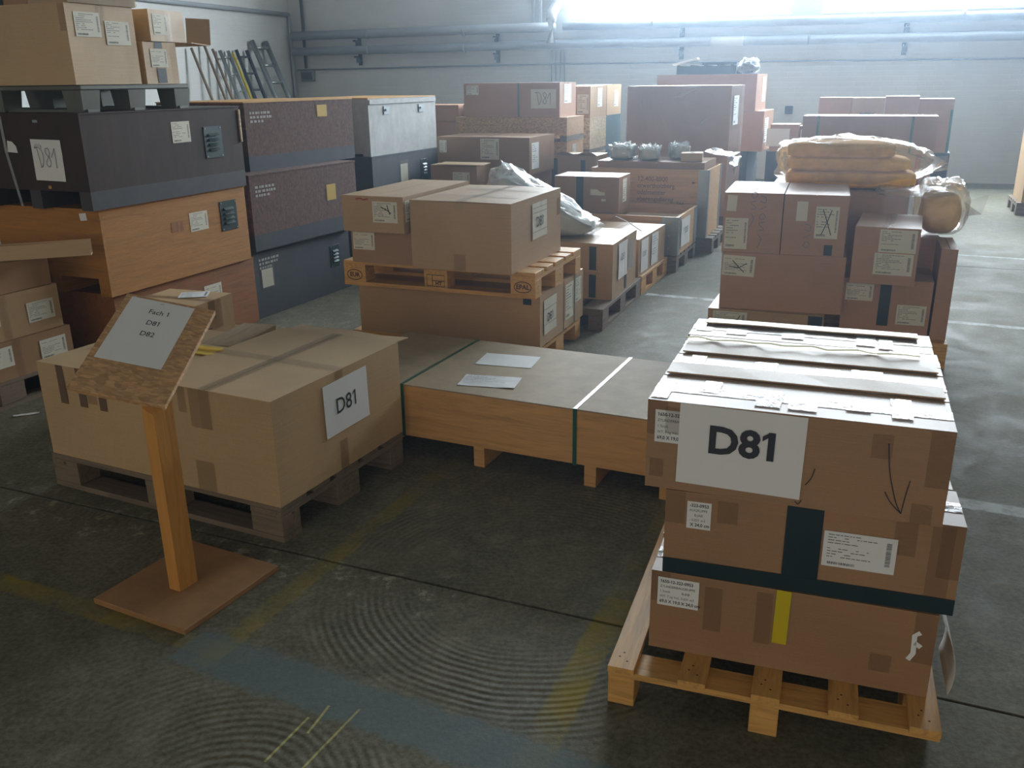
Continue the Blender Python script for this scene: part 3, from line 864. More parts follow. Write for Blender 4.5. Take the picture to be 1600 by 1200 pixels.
# bottom front
root, dm = P1BOX[(0, 0)]
stock_label(root, dm, .018, .135, .107, .083, 0)
obj('yellow_tape', sheet_me(.036, .155, YELLOWTAPE), root, None, M=on('f', dm, .315, .08, .0022, -.01))
tp_ = stroke_me([[(0, 0), (.01, .02), (.008, .07), (.02, .08)], [(.01, .05), (.025, .04)]], .012, PAPER)
obj('torn_label_remnant', tp_, root, None, M=on('f', dm, .635, .10, .0018))
for u, v, w_, h_ in ((.14, .08, .045, .13), (.27, .07, .04, .15), (.55, .05, .05, .05)): tape(root, dm, 'f', u, v, w_, h_, TAPE, off=.001)
# curled sheet hanging at the right side of the stack
pts = []
base = Vector((layers[0][0], layers[0][1], 0)) + Vector((math.cos(-.338), math.sin(-.338), 0)) * (BW + .006)
vs_, fs = [], []
ex = Vector((math.cos(-.338), math.sin(-.338), 0)); ey = Vector((-math.sin(-.338), math.cos(-.338), 0))
for j in range(9):
    t = j / 8; out = .006 + .045 * math.sin(t * 2.2)
    for i in range(5):
        vs_.append(base + ex * out + ey * (.02 + i * .052) + Vector((0, 0, .335 - .21 * t)))
for j in range(8):
    for i in range(4): fs.append((j * 5 + i, j * 5 + i + 1, j * 5 + i + 6, j * 5 + i + 5))
me = pyd(vs_, fs, 'sheet', True)
o = tag(obj('paper_sheet', me, None, PAPER), 'curled white sheet hanging beside the lowest box of the front stack', 'paper')
sm = o.modifiers.new('thickness', 'SOLIDIFY'); sm.thickness = .0006

# ================================================================== left front pallet with two big cartons
P2 = (-1.9081, 3.3815, -.456)
eur_pallet('weathered pallet under the two big cartons beside the sign', P2[0], P2[1], 0, P2[2], 'x', OLDW)
def rel(P, u, v): return (P[0] + math.cos(P[2]) * u - math.sin(P[2]) * v, P[1] + math.sin(P[2]) * u + math.cos(P[2]) * v)
x, y = rel(P2, .008, .005)
root, dm = carton('big carton with three brown tape strips behind the sign post', x, y, .144, P2[2], .585, .46, .395, 2, 'y', True, .14, 'big cartons on the weathered pallet', tmat=TAPE)
for u in (.11, .22, .33): tape(root, dm, 'f', u, .395 - .16, .04, .16, m_plain('dark_brown_tape', srgb(110, 88, 70), .3) if u == .11 else bpy.data.materials['dark_brown_tape'], 'packing_tape')
tape(root, dm, 't', .04, .20, .5, .055, CLEARTAPE, off=.0016)
shipping_label(root, dm, 't', .12, .26, .16, .12, 3, .2, off=.002, mat=PAPER)
x, y = rel(P2, .600, -.004)
root, dm = carton('big carton with a printed D81 sheet on its side beside the sign', x, y, .144, P2[2], .605, .80, .402, 2, 'y', True, .15, 'big cartons on the weathered pallet', tmat=CLEARTAPE)
tape(root, dm, 't', 0, .37, .605, .055, CLEARTAPE, off=.002)
tape(root, dm, 't', .27, 0, .055, .8, CLEARTAPE, off=.0026)
tape(root, dm, 'f', .225, .402 - .15, .10, .15, TAPE, off=.0014); tape(root, dm, 'f', .17, .402 - .10, .04, .10, TAPE, off=.0012)
tape(root, dm, 'f', .22, .0, .09, .12, TAPE, off=.0014)
tape(root, dm, 'r', .36, .0, .05, .12, TAPE, off=.0014); tape(root, dm, 'r', .36, .3, .05, .1, TAPE, off=.0014)
sh = obj('sign_sheet', sheet_me(.28, .21, PAPER, .0012, 2), root, None, M=on('r', dm, .285, .155, .002, .02))
sh['label'] = 'white sheet printed with D81'
obj('lettering', text_me('D81', .088, INK, .0006, 'CENTER', .95), sh, None, loc=(.14, .105, .0022))
obj('open_flap', flap_me(.56, .10, .004, -.012), root, CARD[2], (.03, .802, .396))

# ================================================================== sign stand
SB = math.atan2(-.181, .353)
bp0 = gp(147, 943, .0); 
r = thing('sign_stand', 'wooden sign stand with a slanted chipboard panel and white notice', 'sign', (-1.353, 2.473, 0), SB)
bx('base_board', r, BASEPLY, 0, 0, 0, .40, .42, .02, .002)
near = gp(282, 925, .02); L = r.matrix_basis.inverted() @ near
POST = (L.x - .048, L.y, .048, .075)
# slanted panel
pa, pt, pr = -.022, 1.096, .213
e1 = Vector((math.cos(pa) * math.cos(pr), math.sin(pa) * math.cos(pr), -math.sin(pr)))
nn = Vector((math.sin(pa), -math.cos(pa), 0))
e2 = math.cos(pt) * Vector((0, 0, -1)) + math.sin(pt) * nn
e2 = (e2 - e1 * e1.dot(e2)).normalized(); e3 = e1.cross(-e2)   # e3 = outward
O = Vector((-1.271, 2.916, .905))
def plane_M(o, u, v, n): return Matrix(((u.x, v.x, n.x, o.x), (u.y, v.y, n.y, o.y), (u.z, v.z, n.z, o.z), (0, 0, 0, 1)))
# panel frame: origin at the paper's lower left corner
PM = plane_M(O + e2 * .297, e1, -e2, e3)
RI = r.matrix_basis.inverted()
pan = obj('sign_panel', box_me(.298, .450, .018, OSB, .0015), r, None, M=RI @ PM @ Matrix.Translation((-.022, -.141, -.0185)))
pap = obj('notice_sheet', sheet_me(.21, .297, PAPER), r, None, M=RI @ PM @ Matrix.Translation((0, 0, .0003)))
pap['label'] = 'white notice reading Fach 1 D81 D82'
for k, s in enumerate(('Fach 1', 'D81', 'D82')):
    obj('notice_line', text_me(s, .030, INK, .0001, 'CENTER', .9), pap, None, loc=(.112, .242 - .052 * k, .0009))
obj('staple', box_me(.012, .001, .001, STEEL), pap, None, loc=(.1, .285, .0008))
# post, its top cut to the slant of the panel
pc = [(POST[0], POST[1]), (POST[0] + POST[2], POST[1]), (POST[0] + POST[2], POST[1] + POST[3]), (POST[0], POST[1] + POST[3])]
tops = []
for (a_, b_) in pc:
    wv = r.matrix_basis @ Vector((a_, b_, 0)); q_ = O - e3 * .019
    tops.append(q_.z - ((wv.x - q_.x) * e3.x + (wv.y - q_.y) * e3.y) / e3.z)
me = pyd([(a_, b_, .02) for a_, b_ in pc] + [(a_, b_, t) for (a_, b_), t in zip(pc, tops)], [(3, 2, 1, 0), (4, 5, 6, 7), (0, 1, 5, 4), (1, 2, 6, 5), (2, 3, 7, 6), (3, 0, 4, 7)])
obj('post', me, r, POSTW)

# ================================================================== long low crate with green straps
CA = -.433; C0 = (-.849, 3.830)
CW, CDp, CT = 1.64, .735, .33
r = thing('long_crate', 'long low pine crate with fibreboard lid and green straps', 'crate', (C0[0], C0[1], 0), CA)
zb = .09
bx('front_board', r, PLY_LONG, 0, 0, zb, CW, .02, CT - zb - .006); bx('back_board', r, PLY_LONG, 0, CDp - .02, zb, CW, .02, CT - zb - .006)
bx('end_board', r, PLY_LONG, 0, .02, zb, .02, CDp - .04, CT - zb - .006); bx('end_board', r, PLY_LONG, CW - .02, .02, zb, .02, CDp - .04, CT - zb - .006)
bx('floor_panel', r, PLY_LONG, .02, .02, zb, CW - .04, CDp - .04, .012)
bx('lid', r, FIBRE, -.004, -.004, CT - .006, CW + .008, CDp + .008, .006)
for s in (.02, .245, .75, 1.255, 1.57): bx('skid', r, PLY_LONG, s, 0, 0, .05, CDp, zb)
for s in (.40, 1.205):
    w_ = .016; e = .0065
    ring = [(s, -e, zb - .002), (s, -e, CT + .002), (s, CDp + e, CT + .002), (s, CDp + e, zb - .002)]
    st = boxes_me([(s, -e, zb - .002, w_, .0016, CT - zb + .004), (s, -e, CT + .0005, w_, CDp + 2 * e, .0015), (s, CDp + e - .0016, zb - .002, w_, .0016, CT - zb + .004), (s, -e, zb - .003, w_, CDp + 2 * e, .001)], GREENSTRAP)
    obj('strap', st, r)
C = (C0[0], C0[1], CA)
def crate_uv(px, py):
    p = gp(px, py, CT); d = p - Vector((C0[0], C0[1], CT)); e = Vector((math.cos(CA), math.sin(CA), 0)); n = Vector((-math.sin(CA), math.cos(CA), 0))
    return d.dot(e), d.dot(n)
for k, (q, lb) in enumerate((((742, 569, 770, 553), 'blank white sheet lying near the middle of the long crate'), ((714, 602, 742, 586), 'crinkled printed sheet lying at the front edge of the long crate'))):
    u0, v0 = crate_uv(q[0], q[1])
    p = rel(C, u0, v0)
    sh = tag(obj('paper_sheet', sheet_me(.27 if k == 0 else .255, .18 if k == 0 else .15, PAPER, .004 if k else .001, 4 + k), None, None, (p[0], p[1], CT + .001), (0, 0, CA + (.14, .2)[k])), lb, 'paper')
    if k: obj('print', print_me(.255, .15, 8, INKG, False), sh, None, loc=(0, 0, .0052))['kind'] = 'stuff'

# ================================================================== middle stack: pallet, cartons, branded pallet, cartons
P3 = (-.979, 5.150, -.387)
eur_pallet('pallet on the floor under the stack with the branded pallet', P3[0] + .01, P3[1] + .1, 0, P3[2], 'x', PINE)
x, y = rel(P3, .03, .10)
root, dm = carton('wide carton with green tape square under the branded pallet', x, y, .144, P3[2], 1.16, .40, .303, 0, 'x', False, group=None)
sh = obj('sign_sheet', sheet_me(.21, .2, LABELP, .003, 6), root, None, M=on('r', dm, .06, .06, .002))
obj('lettering', text_me('D81', .07, INK, .0004, 'CENTER', .9), sh, None, loc=(.1, .09, .0042))
for vv in (.055, .145): obj('printed_line', box_me(.2, .002, .0004, INKP), sh, None, loc=(.005, vv, .004))
obj('cloth_tape', sheet_me(.05, .05, GREENTAPE), root, None, M=on('f', dm, 1.06, .245, .0014))
x, y = rel(P3, .05, .52)
root, dm = carton('carton with green strap behind the wide carton under the branded pallet', x, y, .144, P3[2], 1.14, .37, .303, 0, 'x', False)
shipping_label(root, dm, 'r', .02, .05, .15, .22, 2, 0); shipping_label(root, dm, 'r', .21, .12, .12, .15, 4, 0)
obj('strap', box_me(.012, .303, .001, GREENSTRAP), root, None, M=on('r', dm, .19, 0, .002))
eur_pallet('branded pine pallet lying on cartons in the middle stack', P3[0], P3[1], .449, P3[2], 'x', PINE, stamp=True)
x, y = rel((-.547, 4.903, -.40), 0, 0)
root, dm = carton('large carton with a ruled D81 sheet on the branded pallet', x, y, .593, -.40, .60, .77, .373, 0, 'y', True, .0 + .06, tmat=CLEARTAPE, lift=.004)
sh = obj('sign_sheet', sheet_me(.23, .20, LABELP, .003, 7), root, None, M=on('r', dm, .30, .135, .002, .01))
sh['label'] = 'ruled sheet printed with D81'
obj('lettering', text_me('D81', .08, INK, .0006, 'CENTER', .9), sh, None, loc=(.115, .09, .0042))
for vv in (.04, .145, .172): obj('printed_line', box_me(.22, .002, .0004, INKP), sh, None, loc=(.005, vv, .004))
tape(root, dm, 'f', .26, .0, .07, .09, TAPE, off=.001); tape(root, dm, 'r', .7, .22, .06, .1, TAPE, off=.001)
tape(root, dm, 't', .05, .2, .5, .06, CLEARTAPE, off=.007); tape(root, dm, 't', .1, .5, .45, .06, CLEARTAPE, off=.007)
x, y = rel((-.912, 5.093, -.385), 0, 0)
root, dm = carton('flat carton with one label under the longer carton on the branded pallet', x, y, .593, -.385, .395, .78, .190, 1, 'y', False)
shipping_label(root, dm, 'f', .012, .075, .14, .10, 1)
x, y = -.939, 5.022
root, dm = carton('long flat carton with two labels on top of the branded pallet stack', x, y, .785, -.39, .387, .85, .198, 0, 'y', False)
shipping_label(root, dm, 'f', .195, .055, .155, .115, 2, 0, cross=[[(.35, .75), (.6, .6), (.75, .45)], [(.6, .85), (.7, .4)]])
shipping_label(root, dm, 'r', .02, .06, .2, .115, 3)
obj('red_marker_scribble', stroke_me([[(0, 0), (.03, .006), (.05, -.002), (.08, .004)]], .008, REDINK), root, None, M=on('f', dm, .09, .178, .0016))

# ================================================================== dark crate columns on the left
S = dict(cat='crate')
# nearest column
r, dm = skid_crate('red-brown plywood crate at the bottom of the louvred crate stack', -2.985, 5.235, 0, -.41, .8, 1.22, .445, PLY_RED, PLY_RED, PLY_RED, .085)
shipping_label(r, dm, 'r', .72, .22, .16, .13, 1, 0)
r, dm = skid_crate('orange plywood crate with louvre vent, middle of its stack', -2.968, 5.164, .453, -.396, .8, 1.22, .478, PLY_ORANGE_Z, PLY_ORANGE, PLY_ORANGE, .10)
shipping_label(r, dm, 'r', .68, .26, .16, .115, 2, 0)
vent(r, dm, 'r', .96, .22, .16, .19)
obj('damp_stain', sheet_me(.10, .06, PLY_RED), r, None, M=on('r', dm, .52, .28, .001))
obj('torn_sticker', sheet_me(.05, .04, PAPER), r, None, M=on('f', dm, .66, .42, .0015, .1))
r, dm = skid_crate('dark brown crate with handwritten D81 sheet and louvre vent', -2.967, 5.092, .939, -.385, .8, 1.29, .495, DARKCRATE, DARKCRATE, DARKSKID, .10)
shipping_label(r, dm, 'r', .66, .31, .155, .12, 4, 0)
vent(r, dm, 'r', .93, .20, .165, .19)
sh = obj('sign_sheet', sheet_me(.215, .215, PAPER, .004, 9), r, None, M=on('f', dm, .43, .155, .002, -.015))
sh['label'] = 'white sheet with D81 written in pencil'
obj('pencil_writing', hand_d81(.165, INKG, .0035), sh, None, loc=(.025, .07, .006))
obj('pencil_note', stroke_me([[(0, 0), (.008, .02), (.012, .003), (.02, .02), (.024, .003), (.034, .018), (.036, .002), (.044, .012), (.046, -.008)]], .003, INKG), sh, None, loc=(.03, .175, .006))
obj('staple_plate', box_me(.035, .014, .003, STEEL), r, None, M=on('f', dm, .475, .455, .001))
obj('splintered_edge', box_me(.012, .2, .01, OSBPALE), r, None, M=on('r', dm, 1.275, .28, .001))
obj('wood_chip', box_me(.018, .016, .004, PINE['x']), r, None, M=on('f', dm, .51, .112, .001))
obj('packing_strap', ribbon_me([(.25, -.012, .495), (.255, -.014, .3), (.30, -.012, .01)], .02, CLEARTAPE, .001, Vector((0, -1, 0))), r)
obj('torn_label_remnant', pyd([(0, 0, 0), (.075, -.004, 0), (.07, .03, 0), (.045, .055, 0), (.01, .06, 0)], [(0, 1, 2, 3, 4)]), r, PAPER, M=on('f', dm, .25, .30, .0015))
# middle column: dark flake-board crates
def stencil(root, dims, u, v, w, seed):
    rr = random.Random(seed); vs_, fs = [], []
    for row in range(3):
        xx = 0
        while xx < w * (1 if row < 2 else .6):
            ww = rr.uniform(.012, .03); b = len(vs_); yy = -.028 * row
            vs_ += [(xx, yy, 0), (xx + ww, yy, 0), (xx + ww, yy + .016, 0), (xx, yy + .016, 0)]; fs.append((b, b + 1, b + 2, b + 3)); xx += ww + rr.uniform(.006, .016)
    me = pyd(vs_, fs); me.materials.append(WHITEPAINT)
    obj('worn_stencil', me, root, None, M=on('r', dims, u, v, .0014))['kind'] = 'stuff'
def pouch(root, dims, u, v, w, h, mat):
    p = obj('document_pouch', sheet_me(w, h, POUCHFILM, 0, 0, .0004), root, None, M=on('r', dims, u, v, .004))
    obj('document', sheet_me(w * .8, h * .78, mat), p, None, loc=(w * .1, h * .06, -.0015))
r, dm = skid_crate('slate grey crate with white stencil and pouch, bottom of the flake-board stack', -2.508, 6.395, 0, -.42, .8, 1.17, .475, SLATEP, SLATEP, SLATEP, .09)
stencil(r, dm, .06, .40, .2, 1); pouch(r, dm, .06, .20, .15, .165, LABELP)
v_ = vent(r, dm, 'r', .90, .20, .13, .17)
r, dm = skid_crate('dark flake-board crate with yellow document pouch, middle of its stack', -2.462, 6.391, .483, -.446, .8, 1.22, .505, OSBDARK, OSBDARK, SLATEP, .11)
stencil(r, dm, .05, .42, .2, 2); pouch(r, dm, .82, .24, .14, .15, YELLOWENV)
r, dm = skid_crate('dark flake-board crate with yellow document pouch, topmost of its stack', -2.516, 6.645, .996, -.449, .8, 1.25, .455, OSBDARK, OSBDARK, SLATEP, .10, mtop=PINE['y'])
stencil(r, dm, .05, .38, .2, 3); pouch(r, dm, .78, .33, .15, .11, YELLOWENV)
# far column: grey
r, dm = skid_crate('slate grey crate at the foot of the pale grey crate', -1.91, 8.16, 0, -.42, .8, 1.19, .475, SLATEP, SLATEP, SLATEP, .09)
r, dm = skid_crate('slate grey crate with louvre vent under the pale grey crate', -1.91, 8.16, .483, -.42, .8, 1.18, .475, SLATEP, SLATEP, SLATEP, .06)
pouch(r, dm, .45, .20, .16, .22, LABELP); vent(r, dm, 'r', .84, .22, .13, .18)
r, dm = skid_crate('pale grey painted crate with steel latches, topmost of its stack', -1.923, 8.197, .966, -.415, .8, 1.2, .475, GREYP, GREYP, GREYP, .02, mtop=PINE['y'])
for u in (.24, .86):
    l = obj('latch', box_me(.09, .07, .008, STEEL, .002), r, None, M=on('r', dm, u, .34, .0005))
    obj('latch_hook', box_me(.05, .018, .012, STEEL), l, None, loc=(.02, .03, .008))
bx('lid_band', r, GREYP, .8, .01, .43, .012, 1.18, .035)

# plastic pallet and cartons on top of the nearest column
T1 = (-2.967, 5.092, -.385); ZT = 1.443
r = thing('plastic_pallet', 'grey-green plastic pallet on top of the dark brown crate', 'pallet', (*rel(T1, -.42, .06), ZT), T1[2])
bx('deck', r, PLASTICG, 0, 0, .11, 1.2, .82, .028, .006)
for xx in (.0, .5, 1.07):
    for yy in (.0, .33, .69):
        me = pyd([(.01, .01, 0), (.12, .01, 0), (.12, .12, 0), (.01, .12, 0), (0, 0, .11), (.13, 0, .11), (.13, .13, .11), (0, .13, .11)], [(3, 2, 1, 0), (4, 5, 6, 7), (0, 1, 5, 4), (1, 2, 6, 5), (2, 3, 7, 6), (3, 0, 4, 7)])
        obj('foot', me, r, PLASTICG, (xx, yy, 0))
for yy in (.03, .36, .72): bx('runner', r, PLASTICG, 0, yy, 0, 1.2, .07, .014)
ZB = ZT + .138
x, y = rel(T1, .19, .04)
root, dm = carton('large plain carton with two labels on the plastic pallet', x, y, ZB, T1[2], .59, .46, .395, 2, 'x', True, .1, tmat=CLEARTAPE)
shipping_label(root, dm, 'r', .05, .235, .17, .12, 2); shipping_label(root, dm, 'r', .25, .20, .17, .12, 3)
tape(root, dm, 'f', .545, .26, .045, .13, TAPE); tape(root, dm, 'f', .02, .22, .05, .17, CLEARTAPE)
x, y = rel(T1, -.40, .06)
root, dm = carton('large plain carton at the left end of the plastic pallet', x, y, ZB, T1[2], .57, .46, .39, 0, 'x', True, .1)
x, y = rel(T1, -.05, .1)
root, dm = carton('carton with dark strips on top of the large plain cartons', x, y, ZB + .396, T1[2], .52, .4, .25, 1, 'y', True)
for u in (.12, .3): obj('cloth_tape', sheet_me(.05, .25, GREENTAPE), root, None, M=on('f', dm, u, 0, .001))
x, y = rel(T1, .52, .06)
root, dm = carton('film-wrapped carton on top of the labelled plain carton', x, y, ZB + .396, T1[2], .27, .46, .25, 2, 'y', True)
obj('stretch_wrap', box_me(.28, .47, .25, FILMH), root, None, (-.005, -.005, .003))
x, y = rel(T1, .575, .55)
root, dm = carton('small carton with green tape and label on the plastic pallet', x, y, ZB, T1[2], .20, .26, .225, 2, 'y', False)
shipping_label(root, dm, 'r', .05, .09, .13, .10, 1); obj('cloth_tape', sheet_me(.07, .08, GREENTAPE), root, None, M=on('r', dm, .09, .005, .0008)); obj('cloth_tape', sheet_me(.06, .04, GREENTAPE), root, None, M=on('r', dm, .09, .185, .0008))
x, y = rel(T1, .545, .60)
root = thing('open_carton', 'open carton with its end flap hanging out above the small carton', 'box', (x, y, ZB + .229), T1[2] + .05)
W_, D_, H_ = .24, .30, .165
cb_ = obj('carton_body', boxes_me([(0, 0, 0, W_, D_, .004), (0, 0, .004, .004, D_, H_ - .004), (W_ - .004, 0, .004, .004, D_, H_ - .004), (.004, 0, .004, W_ - .008, .004, H_ - .004), (.004, D_ - .004, .004, W_ - .008, .004, H_ * .3), (0, 0, H_, W_, D_, .004)], CARD[2]), root)
shipping_label(root, (W_, D_, H_), 'r', .03, .035, .12, .11, 3)
tape(root, (W_, D_, H_), 'r', .13, .0, .05, H_, CLEARTAPE, off=.003)
obj('end_flap', box_me(.004, .16, H_ * .9, CARD[0]), root, None, (W_ - .02, D_ + .03, -.01), (0, .12, -.35))
obj('end_flap', box_me(W_ + .06, .17, .004, CARD[0]), root, None, (-.02, D_ - .002, -.004), (-.06, 0, 0))

# ================================================================== cartons at the left edge, on their own pallet
M0 = gp(118, 560, .144); MA = -.43
Mo = (M0.x - math.cos(MA) * .8 + math.sin(MA) * .8, M0.y - math.sin(MA) * .8 - math.cos(MA) * .8, MA)
eur_pallet('weathered pallet under the labelled cartons beside the orange crates', Mo[0], Mo[1], 0, MA, 'y', OLDW, PL=.8)
zs = .144
for k, (hh, lb, ins) in enumerate(((.195, 'labelled carton at the bottom of the stack beside the orange crates', 0), (.232, 'labelled carton in the middle of the stack beside the orange crates', -.02), (.15, 'unlabelled carton topmost of the stack beside the orange crates', -.035))):
    x, y = rel(Mo, ins, ins)
    root, dm = carton(lb, x, y, zs, MA, .8, .8, hh, 1 if k != 1 else 0, 'y', True, group='cartons stacked beside the orange crates')
    if k < 2:
        shipping_label(root, dm, 'r', .60, hh * .25, .16, .105, 1 + k)
        shipping_label(root, dm, 'r', .28, hh * .35, .16, .105, 3)
    if k == 0: pass
    tape(root, dm, 'r', .45, 0, .045, hh, CLEARTAPE, rot=.0)
    zs += hh + .002
MZ = zs
p0 = gp(-60, 412, MZ + .004); p1 = gp(143, 398, MZ + .004)
dv = p1 - p0; an = math.atan2(dv.y, dv.x)
r = thing('edge_protector', 'long U-shaped cardboard strip sticking out over the left carton stack', 'cardboard', (p0.x, p0.y, MZ + .002), an)
LL = dv.length
bx('web', r, CARD[2], 0, .004, 0, LL, .07, .004); bx('side_strip', r, CARD[2], 0, 0, 0, LL, .004, .075); bx('side_strip', r, CARD[2], 0, .074, 0, LL, .004, .075)

# ================================================================== odds and ends behind the big cartons
Q0 = gp(369, 518, .30); QA = -.33
Qo = (Q0.x - .60, Q0.y - .24, QA)
root, dm = carton('low wide carton standing behind the weathered pallet', Qo[0], Qo[1], 0, QA, .92, .56, .296, 1, 'x', True)
w_ = .40; d_ = .36
pb_ = gp(369, 518, .30)
x = pb_.x - math.cos(QA) * w_ + math.sin(QA) * d_; y = pb_.y - math.sin(QA) * w_ - math.cos(QA) * d_
root, dm = carton('small parcel carton with taped lid and white label behind the sign', x, y, .299, QA, w_, d_, .215, 2, 'x', True, .1, tmat=TAPE)
shipping_label(root, dm, 't', .2, .17, .15, .13, 2, .5, mat=PAPER, off=.003); tape(root, dm, 'r', .15, .06, .11, .15, TAPE, off=.0014)
obj('pen_mark', box_me(.06, .004, .0005, INK), root, None, M=on('r', dm, .1, .07, .0016))
xr, yr = rel(P2, .0, .472)
root, dm = carton('plain carton behind the three-strip carton on the weathered pallet', xr, yr, .144, P2[2], .57, .385, .318, 0, 'x', False)
xr, yr = rel(P2, .12, .715); 
pl0 = gp(365, 541, .50); pl1 = gp(431, 507, .50); dv = pl1 - pl0; an = math.atan2(dv.y, dv.x)
o = obj('plank', box_me(dv.length, .17, .036, m_wood('plank_wood', srgb(172, 152, 118), 'x', .7, .7), .003), None, None, (pl0.x, pl0.y, .4635), (0, 0, an))
tag(o, 'short weathered plank lying behind the big D81 carton', 'plank')
ev = gp(292, 551, .542)
e_ = thing('envelope', 'yellow envelope lying on the carton behind the sign panel', 'envelope', (ev.x, ev.y, .5405), P2[2] + .04)
obj('envelope_body', sheet_me(.13, .075, YELLOWENV, .005, 3, .004), e_); obj('envelope_flap', sheet_me(.13, .025, YELLOWENV, 0, 0, .001), e_, None, (0, .05, .0115), (.05, 0, 0))
# scrap of paper on the floor
sp_ = gp(20, 652, 0)
tag(obj('paper_scrap', sheet_me(.12, .025, PAPER, .006, 11), None, None, (sp_.x, sp_.y, .002), (0, 0, .35)), 'small white paper scrap on the floor by the left pallet', 'paper')

# ================================================================== row behind the middle stack
eur_pallet('pallet under the two cartons with green tape strips', -.141, 5.953, 0, -.378, 'y', OLDW, PL=1.05)
FX = (.131, 6.134, -.376)
for k, lb in enumerate(('carton with green tape strip, lower of the pair behind the middle stack', 'carton with green tape strip, upper of the pair behind the middle stack')):
    x, y = rel(FX, -.08, .0)
    root, dm = carton(lb, x, y, .144 + k * .192, FX[2], .68, .66, .191, 0, 'x', k == 1, group='pair of cartons with green tape', tmat=CLEARTAPE, lift=.003 * k)
    obj('cloth_tape', sheet_me(.05, .16, GREENTAPE), root, None, M=on('f', dm, .515, .01, .001))
    if k == 1:
        sh = obj('sign_sheet', sheet_me(.24, .25, PAPER, .006, 12), root, None, M=on('r', dm, .14, -.08, .003))
        obj('lettering', text_me('D81', .07, INKG, .0004, 'CENTER', .9), sh, None, loc=(.1, .15, .009))
        p = obj('document_pouch', sheet_me(.16, .2, FILM, .008, 13), root, None, M=on('r', dm, .40, -.06, .004))
    else:
        obj('cloth_tape', sheet_me(.05, .16, GREENTAPE), root, None, M=on('r', dm, .34, .01, .001))
# polythene bag slumped on them
bgp = gp(948, 362, .53)
def wedge(x, y, z):
    t = (1 - x) / 2
    return x, y * (.75 + .25 * t), (z + 1) * (.22 + .95 * t ** 1.1) - 1
r = thing('plastic_bag', 'pale crumpled polythene bag slumped on the green-taped cartons', 'bag', (.26, 6.38, .533), -.376 + .12)
obj('contents', blob_me(.34, .24, .21, 4.2, .6, .10, 2.5, True, wedge), r, m_plain('grey_foam', srgb(176, 182, 178), .8, 0, .15, .2))
obj('film_skin', blob_me(.365, .265, .225, 5.1, .55, .14, 3, True, wedge, 44, 26, .16), r, FILM)
tw0 = gp(962, 338, .60); tw1 = gp(1002, 361, .535)
tag(obj('twine', tube_me([tw0, (tw0 + tw1) / 2 + Vector((0, 0, .01)), tw1], .003, PAPER, 6), None, None), 'white twine hanging between the polythene bag and the green-taped cartons', 'string')
eur_pallet('small pine pallet under the carton with two hanging sheets', .265, 6.985, 0, -.40, 'y', PINE, PL=.84)
root, dm = carton('carton with two hanging D81 sheets beside the crate with steel corners', .421, 6.892, .144, -.415, .6, .79, .287, 0, 'y', True, tmat=CLEARTAPE, lift=.003)
for u, s in ((.06, 14), (.36, 15)):
    sh = obj('sign_sheet', sheet_me(.2, .25, PAPER, .005, s), root, None, M=on('r', dm, u, .02, .002))
    if u < .1: obj('lettering', text_me('D81', .06, INKG, .0004, 'CENTER', .9), sh, None, loc=(.08, .14, .008))
    else: obj('print', print_me(.2, .25, 5, INKG, False), sh, None, loc=(0, 0, .008))['kind'] = 'stuff'
# crate with steel corner plates
F3 = (.31, 7.956, -.40); w3, d3, h3 = 1.2, .78, .325
r = thing('collar_crate', 'open pine crate with steel corner plates and D81 sheet', 'crate', (F3[0], F3[1], .144), F3[2])
t_ = .022
bx('front_board', r, PLY_PALE, 0, 0, 0, w3, t_, h3); bx('back_board', r, PLY_PALE, 0, d3 - t_, 0, w3, t_, h3)
bx('side_board', r, PLY_PALE, 0, t_, 0, t_, d3 - 2 * t_, h3); bx('side_board', r, PLY_PALE, w3 - t_, t_, 0, t_, d3 - 2 * t_, h3); bx('floor_panel', r, PLY_PALE, t_, t_, 0, w3 - 2 * t_, d3 - 2 * t_, .02)
for xx in (0, w3 - .14):
    p = bx('corner_plate', r, STEEL, xx, -.004, 0, .14, .004, h3)
    for vv in (.05, .16, .27): obj('rivet', box_me(.014, .003, .014, PINE['x']), p, None, loc=(.06, -.003, vv))
bx('corner_plate', r, STEEL, w3, -.004, 0, .004, .09, h3); bx('corner_plate', r, STEEL, w3, d3 - .12, 0, .004, .12, h3)
sh = obj('sign_sheet', sheet_me(.34, .24, PAPER, .004, 16), r, None, M=on('r', (w3, d3, h3), .12, .05, .005))
obj('lettering', text_me('D81', .08, INKG, .0004, 'CENTER', .9), sh, None, loc=(.2, .13, .008))
eur_pallet('dark pallet under the open crate with steel corner plates', F3[0], F3[1], 0, F3[2], 'x', OLDW)
x, y = rel(F3, .62, .12)
root, dm = carton('flat carton lying inside the open crate with steel corners', x, y, .17, F3[2], .48, .5, .24, 0, 'x', True, tmat=CLEARTAPE)
x, y = rel(F3, .05, .10)
root, dm = carton('carton filling the left of the open crate under the green-taped box', x, y, .17, F3[2], .54, .5, .295, 1, 'x', False)
x, y = rel(F3, .075, .05)
root, dm = carton('carton with one broad green tape band standing on the open crate', x, y, .470, -.38, .585, .385, .307, 1, 'x', False)
obj('cloth_tape', sheet_me(.065, .307, GREENTAPE), root, None, M=on('f', dm, .20, 0, .001))
tn = pyd([(0, 0, 0), (.13, 0, 0), (.13, .025, 0), (.09, .03, 0), (.06, .05, 0), (0, .05, 0)], [(0, 1, 2, 3, 4, 5)])
obj('torn_label_remnant', tn, root, LABELP, M=on('f', dm, .33, .15, .0012)); obj('torn_label_remnant', sheet_me(.04, .02, LABELP), root, None, M=on('f', dm, .43, .10, .0012))
shipping_label(root, dm, 'r', .12, .08, .14, .2, 1)
